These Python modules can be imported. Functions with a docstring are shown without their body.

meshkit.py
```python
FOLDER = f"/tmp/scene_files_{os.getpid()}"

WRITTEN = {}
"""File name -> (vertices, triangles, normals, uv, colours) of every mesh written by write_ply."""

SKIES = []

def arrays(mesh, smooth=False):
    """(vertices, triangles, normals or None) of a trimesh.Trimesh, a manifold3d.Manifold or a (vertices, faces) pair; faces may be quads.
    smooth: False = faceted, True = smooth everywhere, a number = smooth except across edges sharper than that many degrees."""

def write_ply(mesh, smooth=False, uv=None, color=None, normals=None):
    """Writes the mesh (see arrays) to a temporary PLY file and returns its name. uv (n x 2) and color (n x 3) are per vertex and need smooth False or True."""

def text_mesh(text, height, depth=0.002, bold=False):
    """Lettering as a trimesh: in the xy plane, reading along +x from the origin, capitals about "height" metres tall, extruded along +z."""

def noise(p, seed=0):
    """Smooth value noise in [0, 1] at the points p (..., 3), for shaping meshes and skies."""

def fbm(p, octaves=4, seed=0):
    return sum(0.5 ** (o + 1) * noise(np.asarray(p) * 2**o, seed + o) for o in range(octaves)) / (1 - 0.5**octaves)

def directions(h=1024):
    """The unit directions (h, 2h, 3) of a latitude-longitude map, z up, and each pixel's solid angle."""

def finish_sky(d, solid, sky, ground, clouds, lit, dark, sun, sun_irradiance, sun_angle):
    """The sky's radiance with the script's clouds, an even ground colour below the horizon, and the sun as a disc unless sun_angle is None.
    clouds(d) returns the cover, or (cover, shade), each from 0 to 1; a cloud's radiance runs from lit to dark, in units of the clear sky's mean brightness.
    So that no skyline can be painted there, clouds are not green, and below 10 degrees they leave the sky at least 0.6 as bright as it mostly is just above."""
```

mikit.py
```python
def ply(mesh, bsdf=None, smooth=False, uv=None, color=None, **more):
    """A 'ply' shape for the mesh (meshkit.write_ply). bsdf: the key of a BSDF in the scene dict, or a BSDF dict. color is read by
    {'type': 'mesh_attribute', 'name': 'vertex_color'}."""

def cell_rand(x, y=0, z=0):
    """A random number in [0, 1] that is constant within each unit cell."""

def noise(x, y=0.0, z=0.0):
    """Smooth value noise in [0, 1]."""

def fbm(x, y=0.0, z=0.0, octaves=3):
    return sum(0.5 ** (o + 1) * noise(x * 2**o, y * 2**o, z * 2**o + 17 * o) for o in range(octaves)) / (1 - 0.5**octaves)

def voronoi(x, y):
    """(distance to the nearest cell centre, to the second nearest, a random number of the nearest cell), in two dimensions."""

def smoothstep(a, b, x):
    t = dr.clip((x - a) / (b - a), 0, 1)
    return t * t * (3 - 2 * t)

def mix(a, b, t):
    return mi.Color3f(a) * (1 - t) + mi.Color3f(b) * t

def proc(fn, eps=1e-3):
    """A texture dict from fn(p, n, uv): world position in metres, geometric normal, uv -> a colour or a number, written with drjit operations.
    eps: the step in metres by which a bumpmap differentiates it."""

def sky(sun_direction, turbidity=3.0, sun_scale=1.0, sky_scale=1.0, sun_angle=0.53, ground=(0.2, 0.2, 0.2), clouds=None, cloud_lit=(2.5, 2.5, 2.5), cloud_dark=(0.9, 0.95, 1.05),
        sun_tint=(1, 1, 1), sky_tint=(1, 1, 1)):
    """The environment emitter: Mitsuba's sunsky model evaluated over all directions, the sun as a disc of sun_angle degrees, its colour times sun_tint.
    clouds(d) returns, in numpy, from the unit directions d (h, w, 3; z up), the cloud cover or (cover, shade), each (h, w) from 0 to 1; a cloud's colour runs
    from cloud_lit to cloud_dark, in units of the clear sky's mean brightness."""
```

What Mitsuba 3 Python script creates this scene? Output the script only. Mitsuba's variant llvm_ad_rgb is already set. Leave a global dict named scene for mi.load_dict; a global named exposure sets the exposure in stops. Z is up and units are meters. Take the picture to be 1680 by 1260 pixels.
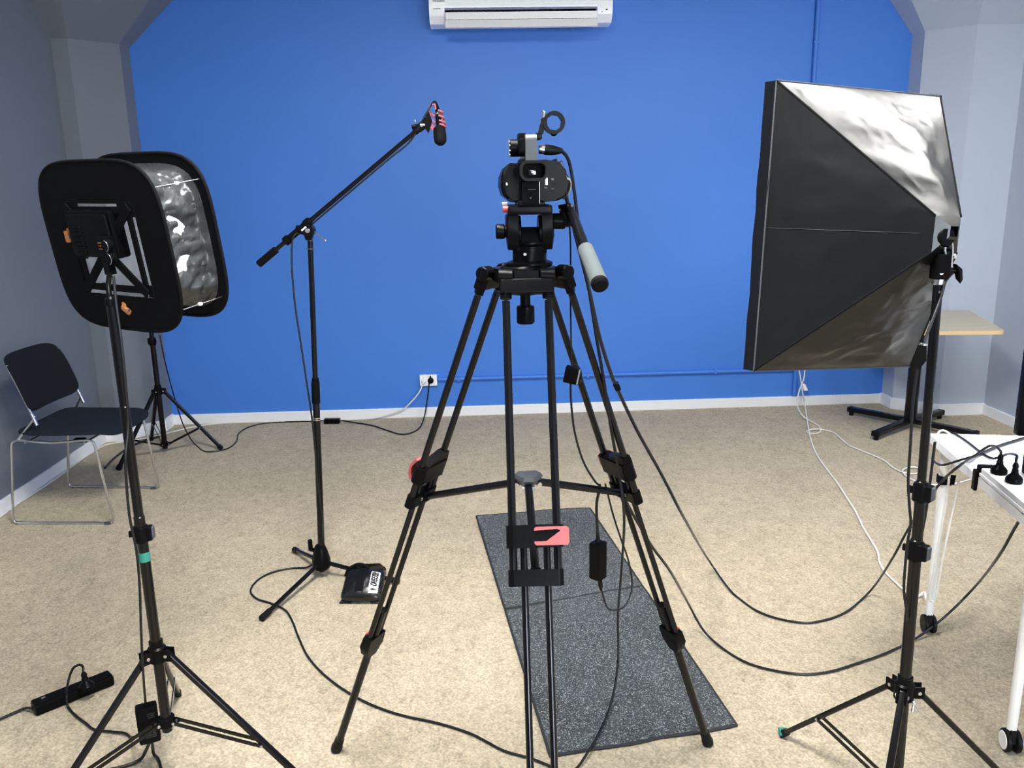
import math, random
import numpy as np, trimesh, mitsuba as mi, mikit, meshkit
import drjit as dr
from shapely.geometry import Polygon, Point, box as sbox, LineString
from mikit import noise, fbm, voronoi, smoothstep, mix

random.seed(7); RNG = np.random.default_rng(7)
scene, labels = {'type': 'scene'}, {}

# ------------------------------------------------------------------ camera
EYE = np.array([0.0, 0.0, 1.5])
YAW, PITCH, ROLL, FPX = 0.04356883, 0.23221702, -0.01912104, 1360.0
_f = np.array([math.sin(YAW) * math.cos(PITCH), math.cos(YAW) * math.cos(PITCH), -math.sin(PITCH)])
_r0 = np.array([math.cos(YAW), -math.sin(YAW), 0.0]); _u0 = np.cross(_r0, _f)
_r = math.cos(ROLL) * _r0 + math.sin(ROLL) * _u0
_u = -math.sin(ROLL) * _r0 + math.cos(ROLL) * _u0
TF = mi.ScalarTransform4f
scene['camera'] = {'type': 'perspective', 'fov_axis': 'x', 'fov': 2 * math.degrees(math.atan(840 / FPX)), 'near_clip': 0.05, 'far_clip': 100.0,
                   'to_world': TF().look_at(origin=EYE.tolist(), target=(EYE + _f).tolist(), up=_u.tolist())}
exposure = 1.66

# ------------------------------------------------------------------ ceiling lights (troffers in the ceiling grid): (x, y, sx, sy, radiance)
CEIL = 3.0
LIGHTS = [(-0.15, 1.4, 0.6, 1.2, 25.0), (2.1, 2.35, 1.2, 1.0, 5.0)]
WINDOW = (0.4, 3.0, 1.0, 2.25, (5.7, 6.3, 7.0))      # daylight behind the camera: x0, x1, z0, z1 and the radiance of its frosted panes
LAMP_TINT = np.array([1.0, 0.985, 0.95])

# ------------------------------------------------------------------ helpers
def ray(px, py):
    return _f + (px - 840) / FPX * _r - (py - 630) / FPX * _u
def fl(px, py, z=0.0):
    """the point at height z that the photograph shows at this pixel (for things lying on the floor or on a table)"""
    v = ray(px, py); return EYE + v * ((z - EYE[2]) / v[2])
def at(px, py, y):
    """the point in the upright plane at distance y"""
    v = ray(px, py); return EYE + v * (y / v[1])
def num(key):
    if not any(k == key or k.startswith(key + '__') for k in scene): return key
    for i in range(1, 999):
        k = '%s_%03d' % (key, i)
        if not any(q == k or q.startswith(k + '__') for q in scene): return k
def cat(*ms):
    out = []
    for m in ms:
        out += m if isinstance(m, (list, tuple)) else [m]
    return trimesh.util.concatenate(out) if len(out) > 1 else out[0]
def tag(key, label=None, category=None, group=None, kind=None):
    d = labels.setdefault(key, {})
    for k, v in (('label', label), ('category', category), ('group', group), ('kind', kind)):
        if v: d[k] = v
    return key
_reserved = set()
def thing(key, label, category, group=None):
    k = key; i = 0
    while k in _reserved or k in scene:
        i += 1; k = '%s_%03d' % (key, i)
    _reserved.add(k); tag(k, label, category, group); return k
def part(t, name, mesh, mat, label=None, smooth=35, **kw):
    k = num(t + '__' + name)
    scene[k] = mikit.ply(cat(mesh), mat, smooth=smooth, **kw)
    if label: tag(k, label)
    return k
def solo(key, mesh, mat, label, category, group=None, smooth=35, kind=None):
    k = thing(key, label, category, group)
    if kind: tag(k, kind=kind)
    scene[k] = mikit.ply(cat(mesh), mat, smooth=smooth); return k
def struct(key, mesh, mat, label=None, smooth=False, category=None):
    scene[key] = mikit.ply(cat(mesh), mat, smooth=smooth); tag(key, label, category, kind='structure'); return key
def nrm(v):
    v = np.asarray(v, float); return v / np.linalg.norm(v)
def frame(o, z, xhint=(1, 0, 0)):
    z = nrm(z); x = np.asarray(xhint, float); x = x - z * (x @ z)
    if np.linalg.norm(x) < 1e-6: x = np.array([0, 1.0, 0]) - z * z[1]
    x = nrm(x); y = np.cross(z, x); M = np.eye(4); M[:3, 0], M[:3, 1], M[:3, 2], M[:3, 3] = x, y, z, o; return M
def mat4(o, x, y, z):
    M = np.eye(4); M[:3, 0], M[:3, 1], M[:3, 2], M[:3, 3] = x, y, z, o; return M
def put(m, M):
    m = m.copy(); m.apply_transform(M); return m
def tube(pts, r, seg=10, cap=True):
    p = np.asarray(pts, float); n = len(p); r = np.broadcast_to(np.asarray(r, float), (n,))
    t = np.gradient(p, axis=0); t /= np.maximum(np.linalg.norm(t, axis=1, keepdims=True), 1e-12)
    a = np.array([0, 0, 1.0]) if abs(t[0, 2]) < 0.9 else np.array([1.0, 0, 0])
    x = nrm(np.cross(t[0], a)); V = []
    ang = np.linspace(0, 2 * np.pi, seg, endpoint=False)
    for i in range(n):
        x = nrm(x - t[i] * (x @ t[i])); y = np.cross(t[i], x)
        V.append(p[i] + r[i] * (np.cos(ang)[:, None] * x + np.sin(ang)[:, None] * y))
    V = np.concatenate(V); F = []
    for i in range(n - 1):
        for j in range(seg):
            a0, b0 = i * seg + j, i * seg + (j + 1) % seg
            F += [[a0, b0, b0 + seg], [a0, b0 + seg, a0 + seg]]
    if cap:
        V = np.vstack([V, p[0], p[-1]]); c0, c1 = len(V) - 2, len(V) - 1
        for j in range(seg):
            F += [[c0, (j + 1) % seg, j], [c1, (n - 1) * seg + j, (n - 1) * seg + (j + 1) % seg]]
    return trimesh.Trimesh(V, F, process=False)
def spl(pts, n=8):
    p = np.asarray(pts, float); q = np.vstack([2 * p[0] - p[1], p, 2 * p[-1] - p[-2]]); out = []
    for i in range(1, len(q) - 2):
        t = np.linspace(0, 1, n, endpoint=False)[:, None]
        p0, p1, p2, p3 = q[i - 1], q[i], q[i + 1], q[i + 2]
        out.append(0.5 * ((2 * p1) + (-p0 + p2) * t + (2 * p0 - 5 * p1 + 4 * p2 - p3) * t * t + (-p0 + 3 * p1 - 3 * p2 + p3) * t ** 3))
    return np.vstack(out + [p[-1:]])
def cyl(p0, p1, r0, r1=None, seg=20, bev=0.0):
    """a capped, lightly bevelled (tapered) cylinder"""
    p0, p1 = np.asarray(p0, float), np.asarray(p1, float); r1 = r0 if r1 is None else r1
    L = np.linalg.norm(p1 - p0); b = bev or min(0.12 * min(r0, r1), 0.2 * L)
    return lathe([(r0 - b, 0), (r0, b), (r1, L - b), (r1 - b, L)], p0, p1 - p0, seg)
def lathe(prof, o=(0, 0, 0), axis=(0, 0, 1), seg=28):
    prof = list(prof)
    if prof[0][0] > 1e-9: prof = [(0, prof[0][1])] + prof
    if prof[-1][0] > 1e-9: prof = prof + [(0, prof[-1][1])]
    M = frame(o, axis); ang = np.linspace(0, 2 * np.pi, seg, endpoint=False); V = []; F = []; idx = []
    for (r, z) in prof:
        if r <= 1e-9: idx.append([len(V)]); V.append([0, 0, z])
        else:
            idx.append(list(range(len(V), len(V) + seg))); V += [[r * math.cos(a), r * math.sin(a), z] for a in ang]
    for A, B in zip(idx[:-1], idx[1:]):
        for j in range(seg):
            k = (j + 1) % seg
            if len(A) == 1 and len(B) == 1: break
            if len(A) == 1: F.append([A[0], B[k], B[j]])
            elif len(B) == 1: F.append([A[j], A[k], B[0]])
            else: F += [[A[j], A[k], B[k]], [A[j], B[k], B[j]]]
    m = trimesh.Trimesh(V, F, process=False); m.apply_transform(M)
    vol = m.volume
    if vol < 0: m.invert()
    return m
def rbox(cx, cy, cz, sx, sy, sz, b=0.004, n=2, M=None):
    """a box with rounded edges, full sizes"""
    b = min(b, 0.49 * min(sx, sy, sz)); P = []
    th = np.linspace(0, np.pi / 2, n + 1)
    oct_ = np.unique(np.round([[math.cos(a) * math.sin(p), math.sin(a) * math.sin(p), math.cos(p)] for a in th for p in th], 6), axis=0)
    for i in (-1, 1):
        for j in (-1, 1):
            for k in (-1, 1):
                P.append(np.array([i * (sx / 2 - b), j * (sy / 2 - b), k * (sz / 2 - b)]) + oct_ * b * [i, j, k])
    m = trimesh.convex.convex_hull(np.vstack(P)); m.apply_translation([cx, cy, cz])
    if M is not None: m.apply_transform(M)
    return m
def bbox(x0, x1, y0, y1, z0, z1, b=0.0):
    if b: return rbox((x0 + x1) / 2, (y0 + y1) / 2, (z0 + z1) / 2, abs(x1 - x0), abs(y1 - y0), abs(z1 - z0), b)
    m = trimesh.creation.box([abs(x1 - x0), abs(y1 - y0), abs(z1 - z0)]); m.apply_translation([(x0 + x1) / 2, (y0 + y1) / 2, (z0 + z1) / 2]); return m
def hull(*pts):
    return trimesh.convex.convex_hull(np.vstack([np.asarray(p, float).reshape(-1, 3) for p in pts]))
def ball(c, r, sub=2):
    m = trimesh.creation.icosphere(subdivisions=sub, radius=1.0); m.apply_scale(r); m.apply_translation(c); return m
def ext(poly, h, M=None):
    m = cat([trimesh.creation.extrude_polygon(g, h, engine='earcut') for g in getattr(poly, 'geoms', [poly])])
    if M is not None: m.apply_transform(M)
    return m
def rrect(x0, x1, y0, y1, r):
    return sbox(x0 + r, y0 + r, x1 - r, y1 - r).buffer(r, 8)
def bar(p0, p1, w, h, up=(0, 0, 1), b=0.002):
    """a rectangular bar from p0 to p1; h is measured along up"""
    p0, p1 = np.asarray(p0, float), np.asarray(p1, float); z = nrm(p1 - p0); L = np.linalg.norm(p1 - p0)
    y = np.asarray(up, float); y = nrm(y - z * (y @ z)); x = np.cross(y, z)
    return rbox(0, 0, L / 2, w, h, L, b, M=mat4(p0, x, y, z))
def pad(fn, thick, n=18, p=5.0, edge=0.55):
    """a cushion-like slab: fn(u, v) gives the mid surface for u, v in [-1, 1]; p is the squareness of its outline"""
    g = np.linspace(-1, 1, n); U, W = np.meshgrid(g, g, indexing='ij')
    m = np.maximum(np.abs(U), np.abs(W)); q = (np.abs(U) ** p + np.abs(W) ** p) ** (1 / p); s = np.where(q > 0, m / np.maximum(q, 1e-9), 1)
    A, B = U * s, W * s
    S = np.array(fn(A, B)).transpose(1, 2, 0); e = 1e-3
    du = (np.array(fn(A + e, B)) - np.array(fn(A - e, B))).transpose(1, 2, 0); dv = (np.array(fn(A, B + e)) - np.array(fn(A, B - e))).transpose(1, 2, 0)
    N = np.cross(du, dv); N /= np.maximum(np.linalg.norm(N, axis=-1, keepdims=True), 1e-12)
    t = thick / 2 * (1 - np.clip(m, 0, 1) ** 8 * edge)
    V = np.vstack([(S + N * t[..., None]).reshape(-1, 3), (S - N * t[..., None]).reshape(-1, 3)]); F = []
    I = np.arange(n * n).reshape(n, n)
    for i in range(n - 1):
        for j in range(n - 1):
            a, b_, c, d = I[i, j], I[i + 1, j], I[i + 1, j + 1], I[i, j + 1]
            F += [[a, b_, c], [a, c, d], [a + n * n, c + n * n, b_ + n * n], [a + n * n, d + n * n, c + n * n]]
    ring = list(I[:-1, 0]) + list(I[-1, :-1]) + list(I[:0:-1, -1]) + list(I[0, :0:-1])
    for a, b_ in zip(ring, ring[1:] + ring[:1]): F += [[a, a + n * n, b_ + n * n], [a, b_ + n * n, b_]]
    return trimesh.Trimesh(V, F, process=False)
def sheet(P, thick):
    """a closed thin sheet from a grid of points (n, m, 3)"""
    n, m = P.shape[:2]; du = np.gradient(P, axis=0); dv = np.gradient(P, axis=1); N = np.cross(du, dv); N /= np.maximum(np.linalg.norm(N, axis=-1, keepdims=True), 1e-12)
    V = np.vstack([(P + N * thick / 2).reshape(-1, 3), (P - N * thick / 2).reshape(-1, 3)]); I = np.arange(n * m).reshape(n, m); F = []; k = n * m
    for i in range(n - 1):
        for j in range(m - 1):
            a, b_, c, d = I[i, j], I[i + 1, j], I[i + 1, j + 1], I[i, j + 1]; F += [[a, b_, c], [a, c, d], [a + k, c + k, b_ + k], [a + k, d + k, c + k]]
    ring = list(I[:-1, 0]) + list(I[-1, :-1]) + list(I[:0:-1, -1]) + list(I[0, :0:-1])
    for a, b_ in zip(ring, ring[1:] + ring[:1]): F += [[a, a + k, b_ + k], [a, b_ + k, b_]]
    return trimesh.Trimesh(V, F, process=False)
def crumple(P, amp, freq, seed, fall=0.15):
    """pushes a grid of points along its normals into sharp fabric creases, fading to its edges"""
    n, m = P.shape[:2]; du = np.gradient(P, axis=0); dv = np.gradient(P, axis=1); N = np.cross(du, dv); N /= np.maximum(np.linalg.norm(N, axis=-1, keepdims=True), 1e-12)
    a = np.linspace(0, 1, n)[:, None]; b = np.linspace(0, 1, m)[None]
    w = np.clip(np.minimum(np.minimum(a, 1 - a), np.minimum(b, 1 - b)) / fall, 0, 1)
    q = 0
    for o in range(3):
        v = meshkit.noise(P * freq * 1.9 ** o + 3.1 * o, seed + o); q = q + (1 - 2 * np.abs(2 * v - 1)) * 0.55 ** o
    return P + N * (amp * q * w)[..., None]
def quad(p00, p10, p11, p01, n, m):
    a = np.linspace(0, 1, n)[:, None, None]; b = np.linspace(0, 1, m)[None, :, None]
    p00, p10, p11, p01 = (np.asarray(p, float) for p in (p00, p10, p11, p01))
    return (1 - a) * (1 - b) * p00 + a * (1 - b) * p10 + a * b * p11 + (1 - a) * b * p01
def cable(key, pts, r, mat, label, category='cable', group=None, n=8, t=None, name='cord', seg=8):
    p = spl(pts, n); p[:, 2] = np.maximum(p[:, 2], r * 0.9)
    m = tube(p, r, seg)
    if t is not None: return part(t, name, m, mat)
    return solo(key, m, mat, label, category, group)

# ------------------------------------------------------------------ materials
def rgb(c): return {'type': 'rgb', 'value': [float(v) for v in c]}
def pbr(key, c, rough=0.5, metal=0.0, spec=0.5, **kw):
    tex = c if isinstance(c, dict) else rgb(c)
    scene[key] = {'type': 'twosided', 'bsdf': {'type': 'principled', 'base_color': tex, 'roughness': rough, 'metallic': metal, 'specular': spec, **kw}}
def bump(key, c, fn, rough=0.8, scale=1.0, eps=1e-3, spec=0.3, **kw):
    tex = c if isinstance(c, dict) else rgb(c)
    scene[key] = {'type': 'twosided', 'bsdf': {'type': 'bumpmap', 'arbitrary': mikit.proc(fn, eps), 'scale': scale,
                  'bsdf': {'type': 'principled', 'base_color': tex, 'roughness': rough, 'specular': spec, **kw}}}
def c_carpet(p, n, uv):
    a = fbm(p.x * 3.1, p.y * 3.1, 0.0, 3); b = fbm(p.x * 24, p.y * 24, 2.0, 3); c = noise(p.x * 210, p.y * 210, 4.0)
    k = smoothstep(0.55, 0.85, fbm(p.x * 55, p.y * 40, 9.0, 3))
    return mi.Color3f(0.415, 0.355, 0.258) * (0.84 + 0.16 * a + 0.22 * (b - 0.5) + 0.50 * (c - 0.45)) * (1 - 0.17 * k)
def h_carpet(p, n, uv):
    return 0.0045 * noise(p.x * 170, p.y * 170, 1.0) + 0.006 * fbm(p.x * 45, p.y * 45, 5.0, 2)
bump('m_carpet', mikit.proc(c_carpet), h_carpet, rough=0.95, eps=1.5e-3, spec=0.1)
def h_paint(p, n, uv): return 0.0006 * fbm(p.x * 90, p.y * 90, p.z * 90, 2)
def painted(c, k=0.05):
    def fn(p, n, uv):
        return mi.Color3f(*c) * (1 - k + 2 * k * fbm(p.x * 1.7, p.y * 1.7, p.z * 1.7, 3))
    return mikit.proc(fn)
bump('m_blue', painted((0.052, 0.192, 0.63)), h_paint, rough=0.5, spec=0.4)
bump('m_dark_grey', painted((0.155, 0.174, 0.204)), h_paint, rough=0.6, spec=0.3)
bump('m_light_grey', painted((0.44, 0.485, 0.56)), h_paint, rough=0.6, spec=0.3)
pbr('m_ceiling', (0.36, 0.36, 0.355), 0.9)
pbr('m_white_paint', (0.80, 0.81, 0.82), 0.45)
pbr('m_white_plastic', (0.80, 0.80, 0.78), 0.35)
pbr('m_white_gloss', (0.90, 0.91, 0.92), 0.3)
pbr('m_black_metal', (0.003, 0.003, 0.004), 0.14, spec=0.32)
pbr('m_black_plastic', (0.0035, 0.0035, 0.004), 0.30, spec=0.07)
pbr('m_black_matte', (0.005, 0.005, 0.006), 0.7, spec=0.06)
pbr('m_rubber', (0.006, 0.006, 0.007), 0.45, spec=0.12)
pbr('m_grey_plastic', (0.05, 0.055, 0.06), 0.5)
pbr('m_grip_foam', (0.07, 0.082, 0.084), 0.8, spec=0.15)
pbr('m_chrome', (0.75, 0.75, 0.76), 0.22, 1.0)
pbr('m_steel', (0.6, 0.6, 0.62), 0.3, 1.0)
pbr('m_red', (0.42, 0.045, 0.045), 0.4)
pbr('m_pink_red', (0.42, 0.085, 0.09), 0.4)
pbr('m_orange', (0.48, 0.17, 0.05), 0.45)
pbr('m_green', (0.02, 0.22, 0.17), 0.5)
pbr('m_cord_black', (0.006, 0.006, 0.007), 0.4, spec=0.3)
pbr('m_cord_grey', (0.010, 0.010, 0.013), 0.32, spec=0.35)
pbr('m_cord_white', (0.74, 0.72, 0.66), 0.45)
pbr('m_glass_dark', (0.01, 0.012, 0.02), 0.08, spec=0.8)
pbr('m_screen', (0.012, 0.014, 0.015), 0.15, spec=0.5)
pbr('m_cloth_white', (0.75, 0.76, 0.78), 0.8)
scene['m_diffuser'] = {'type': 'principledthin', 'base_color': rgb((.85, .86, .87)), 'roughness': .9, 'diff_trans': 1.1, 'spec_trans': 0.0}
pbr('m_lining', (0.72, 0.73, 0.75), 0.5, spec=0.5)
pbr('m_label', (0.82, 0.82, 0.82), 0.4)
def c_mesh(p, n, uv):
    a = dr.sin(p.y * 2400) * dr.sin(p.z * 2400 + p.x * 1200)
    return mi.Color3f(0.006, 0.0065, 0.008) * (1.0 + 0.5 * a)
pbr('m_chair_mesh', mikit.proc(c_mesh), 0.75, spec=0.2)
def c_seat(p, n, uv): return mi.Color3f(0.010, 0.014, 0.021) * (0.8 + 0.4 * noise(p.x * 500, p.y * 500, p.z * 500))
pbr('m_seat', mikit.proc(c_seat), 0.85, spec=0.15)
def c_nylon(p, n, uv): return mi.Color3f(0.003, 0.0033, 0.004) * (0.85 + 0.3 * fbm(p.x * 30, p.y * 30, p.z * 30, 2))
pbr('m_nylon', mikit.proc(c_nylon), 0.30, spec=0.60)
pbr('m_nylon_silver', (0.034, 0.036, 0.039), 0.32, spec=0.45)
def c_rug(p, n, uv):
    a = noise(p.x * 460, p.y * 300, 0.0); b = noise(p.x * 300, p.y * 460, 7.0); f = fbm(p.x * 6, p.y * 6, 3.0, 2)
    s = smoothstep(0.52, 0.85, a * 0.6 + b * 0.4)
    return mi.Color3f(0.050, 0.055, 0.059) * (0.25 + 0.5 * f + 1.0 * b) + mi.Color3f(0.24, 0.26, 0.275) * s * 0.8
def h_rug(p, n, uv): return 0.004 * noise(p.x * 260, p.y * 200, 2.0)
bump('m_rug', mikit.proc(c_rug), h_rug, rough=0.9, spec=0.15)
pbr('m_rug_edge', (0.016, 0.018, 0.020), 0.85)
def c_beige(p, n, uv): return mi.Color3f(0.46, 0.40, 0.28) * (0.9 + 0.2 * fbm(p.x * 4, p.y * 40, p.z * 4, 3))
pbr('m_beige_top', mikit.proc(c_beige), 0.4)
pbr('m_beige_edge', (0.62, 0.44, 0.22), 0.45)

# ================================================================== the room
XL, XR, YB, YF = -2.335, 3.31, 5.448, -3.0
struct('floor', bbox(XL - .1, XR + .1, YF - .1, YB + .1, -0.1, 0), 'm_carpet', 'beige carpet floor')
struct('ceiling', bbox(XL - .1, XR + .1, YF - .1, YB + .1, CEIL, CEIL + .1), 'm_ceiling')
struct('wall_back', bbox(XL - .1, XR + .1, YB, YB + .1, 0, CEIL), 'm_blue', 'bright blue painted wall')
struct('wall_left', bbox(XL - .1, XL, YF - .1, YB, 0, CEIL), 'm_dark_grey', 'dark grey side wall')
struct('wall_right', bbox(XR, XR + .1, YF - .1, YB, 0, CEIL), 'm_light_grey', 'pale blue-grey side wall')
wx0, wx1, wz0, wz1, WL = WINDOW
struct('wall_front', [bbox(XL, wx0, YF - .1, YF, 0, CEIL), bbox(wx1, XR, YF - .1, YF, 0, CEIL), bbox(wx0, wx1, YF - .1, YF, 0, wz0), bbox(wx0, wx1, YF - .1, YF, wz1, CEIL)], 'm_dark_grey')
struct('window_1', [bbox(wx0, wx1, YF - .08, YF - .02, wz0, wz0 + .05), bbox(wx0, wx1, YF - .08, YF - .02, wz1 - .05, wz1)] + [bbox(x - .025, x + .025, YF - .08, YF - .02, wz0 + .05, wz1 - .05) for x in np.linspace(wx0 + .025, wx1 - .025, 4)], 'm_white_paint')
for k, (xa, xb) in enumerate(zip(np.linspace(wx0 + .025, wx1 - .025, 4)[:-1], np.linspace(wx0 + .025, wx1 - .025, 4)[1:])):
    kk = num('window_1__pane'); xa, xb, za, zb_ = xa + .025, xb - .025, wz0 + .05, wz1 - .05
    scene[kk] = mikit.ply(trimesh.Trimesh([[xa, YF - .05, za], [xa, YF - .05, zb_], [xb, YF - .05, zb_], [xb, YF - .05, za]], [[0, 1, 2], [0, 2, 3]], process=False), 'm_white_plastic'); scene[kk]['emitter'] = {'type': 'area', 'radiance': rgb(WL)}
def column(sgn, xw, xs, flare, zcap, mat, key):
    # an octagonal column half set into the corner, flaring into a capital under the ceiling
    yf, c = 5.095, 0.205
    def poly(d, z):
        return np.array([[xw, yf - d, z], [xs + sgn * (c - 0.414 * d), yf - d, z], [xs - sgn * d, yf + c - 0.414 * d, z], [xs - sgn * d, YB, z], [xw, YB, z]])
    struct(key, hull(poly(0, 0), poly(0, zcap)), mat, category=None)
    k = key + '__capital'; scene[k] = mikit.ply(hull(poly(0, zcap), poly(flare * (CEIL - zcap), CEIL)), mat)
    k = key + '__baseboard'; q = poly(0, 0); q2 = poly(0.014, 0); hb = 0.075
    segs = [hull(q[i:i + 2], q2[i:i + 2], q[i:i + 2] + [0, 0, hb], q2[i:i + 2] + [0, 0, hb - .006]) for i in range(3)]
    scene[k] = mikit.ply(cat(segs), 'm_white_paint')
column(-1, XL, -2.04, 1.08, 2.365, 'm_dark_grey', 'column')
column(1, XR, 2.80, 0.78, 2.385, 'm_light_grey', 'column_001')
tag('column', 'dark grey octagonal column with flared capital in left corner'); tag('column_001', 'pale grey octagonal column with flared capital in right corner')
BB = 0.068
def base(x0, x1, y0, y1, n):
    a = np.array([[x0, y0, 0], [x1, y0, 0], [x1, y1, 0], [x0, y1, 0]], float)
    return bbox(x0, x1, y0, y1, 0, BB, 0.003)
struct('baseboard_back', base(-2.04, 2.80, YB - .014, YB, 0), 'm_white_paint')
struct('baseboard_left', base(XL, XL + .014, YF, 5.095, 0), 'm_white_paint')
struct('baseboard_right', base(XR - .014, XR, YF, 5.095, 0), 'm_white_paint')

# ------------------------------------------------------------------ ceiling lights
for i, (x, y, sx, sy, L) in enumerate(LIGHTS):
    t = thing('ceiling_light', ['recessed ceiling light panel above the camera tripod', 'recessed ceiling light panel over the white desk'][i], 'ceiling light', 'ceiling light panels')
    fr = ext(sbox(-sx / 2 - .03, -sy / 2 - .03, sx / 2 + .03, sy / 2 + .03).difference(sbox(-sx / 2, -sy / 2, sx / 2, sy / 2)), 0.02); fr.apply_translation([x, y, CEIL - .02]); part(t, 'frame', fr, 'm_white_plastic')
    d = trimesh.Trimesh([[x - sx / 2, y - sy / 2, CEIL - .012], [x - sx / 2, y + sy / 2, CEIL - .012], [x + sx / 2, y + sy / 2, CEIL - .012], [x + sx / 2, y - sy / 2, CEIL - .012]], [[0, 1, 2], [0, 2, 3]], process=False)
    k = part(t, 'diffuser', d, 'm_white_plastic', smooth=False); scene[k]['emitter'] = {'type': 'area', 'radiance': rgb(LAMP_TINT * L)}
# ================================================================== wall fittings
# ---- conduits
zc = 0.2594
t = thing('cable_conduit', 'blue painted horizontal conduit running low along the blue wall', 'conduit', 'blue painted conduits')
part(t, 'pipe', cyl((-0.262, YB - .0155, zc), (2.16, YB - .0155, zc), .0135, seg=14), 'm_blue')
for x in (-0.12, 0.75, 1.62): part(t, 'clip', [bbox(x - .009, x + .009, YB - .031, YB, zc - .016, zc + .016, .003), bbox(x - .009, x + .009, YB - .004, YB, zc - .028, zc - .012, .001)], 'm_blue')
t = thing('cable_conduit', 'blue painted vertical conduit rising behind the large softbox', 'conduit', 'blue painted conduits')
part(t, 'pipe', cyl((2.178, YB - .0155, 0.075), (2.178, YB - .0155, CEIL - .003), .0145, seg=14), 'm_blue')
for z in (0.9, 1.7, 2.35): part(t, 'clip', bbox(2.161, 2.195, YB - .032, YB, z - .009, z + .009, .003), 'm_blue')
# ---- double power outlet with its plugs
t = thing('power_outlet', 'white double power outlet low on the blue wall', 'power outlet')
ox, oz = -0.323, 0.257
part(t, 'mounting_block', bbox(ox - .058, ox + .058, YB - .022, YB, oz - .037, oz + .037, .003), 'm_white_plastic')
part(t, 'faceplate', bbox(ox - .0575, ox + .0575, YB - .031, YB - .022, oz - .0365, oz + .0365, .004), 'm_white_gloss')
for dx in (-.028, .028): part(t, 'switch', bbox(ox + dx - .006, ox + dx + .006, YB - .035, YB - .030, oz + .018, oz + .03, .001), 'm_white_plastic')
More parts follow.
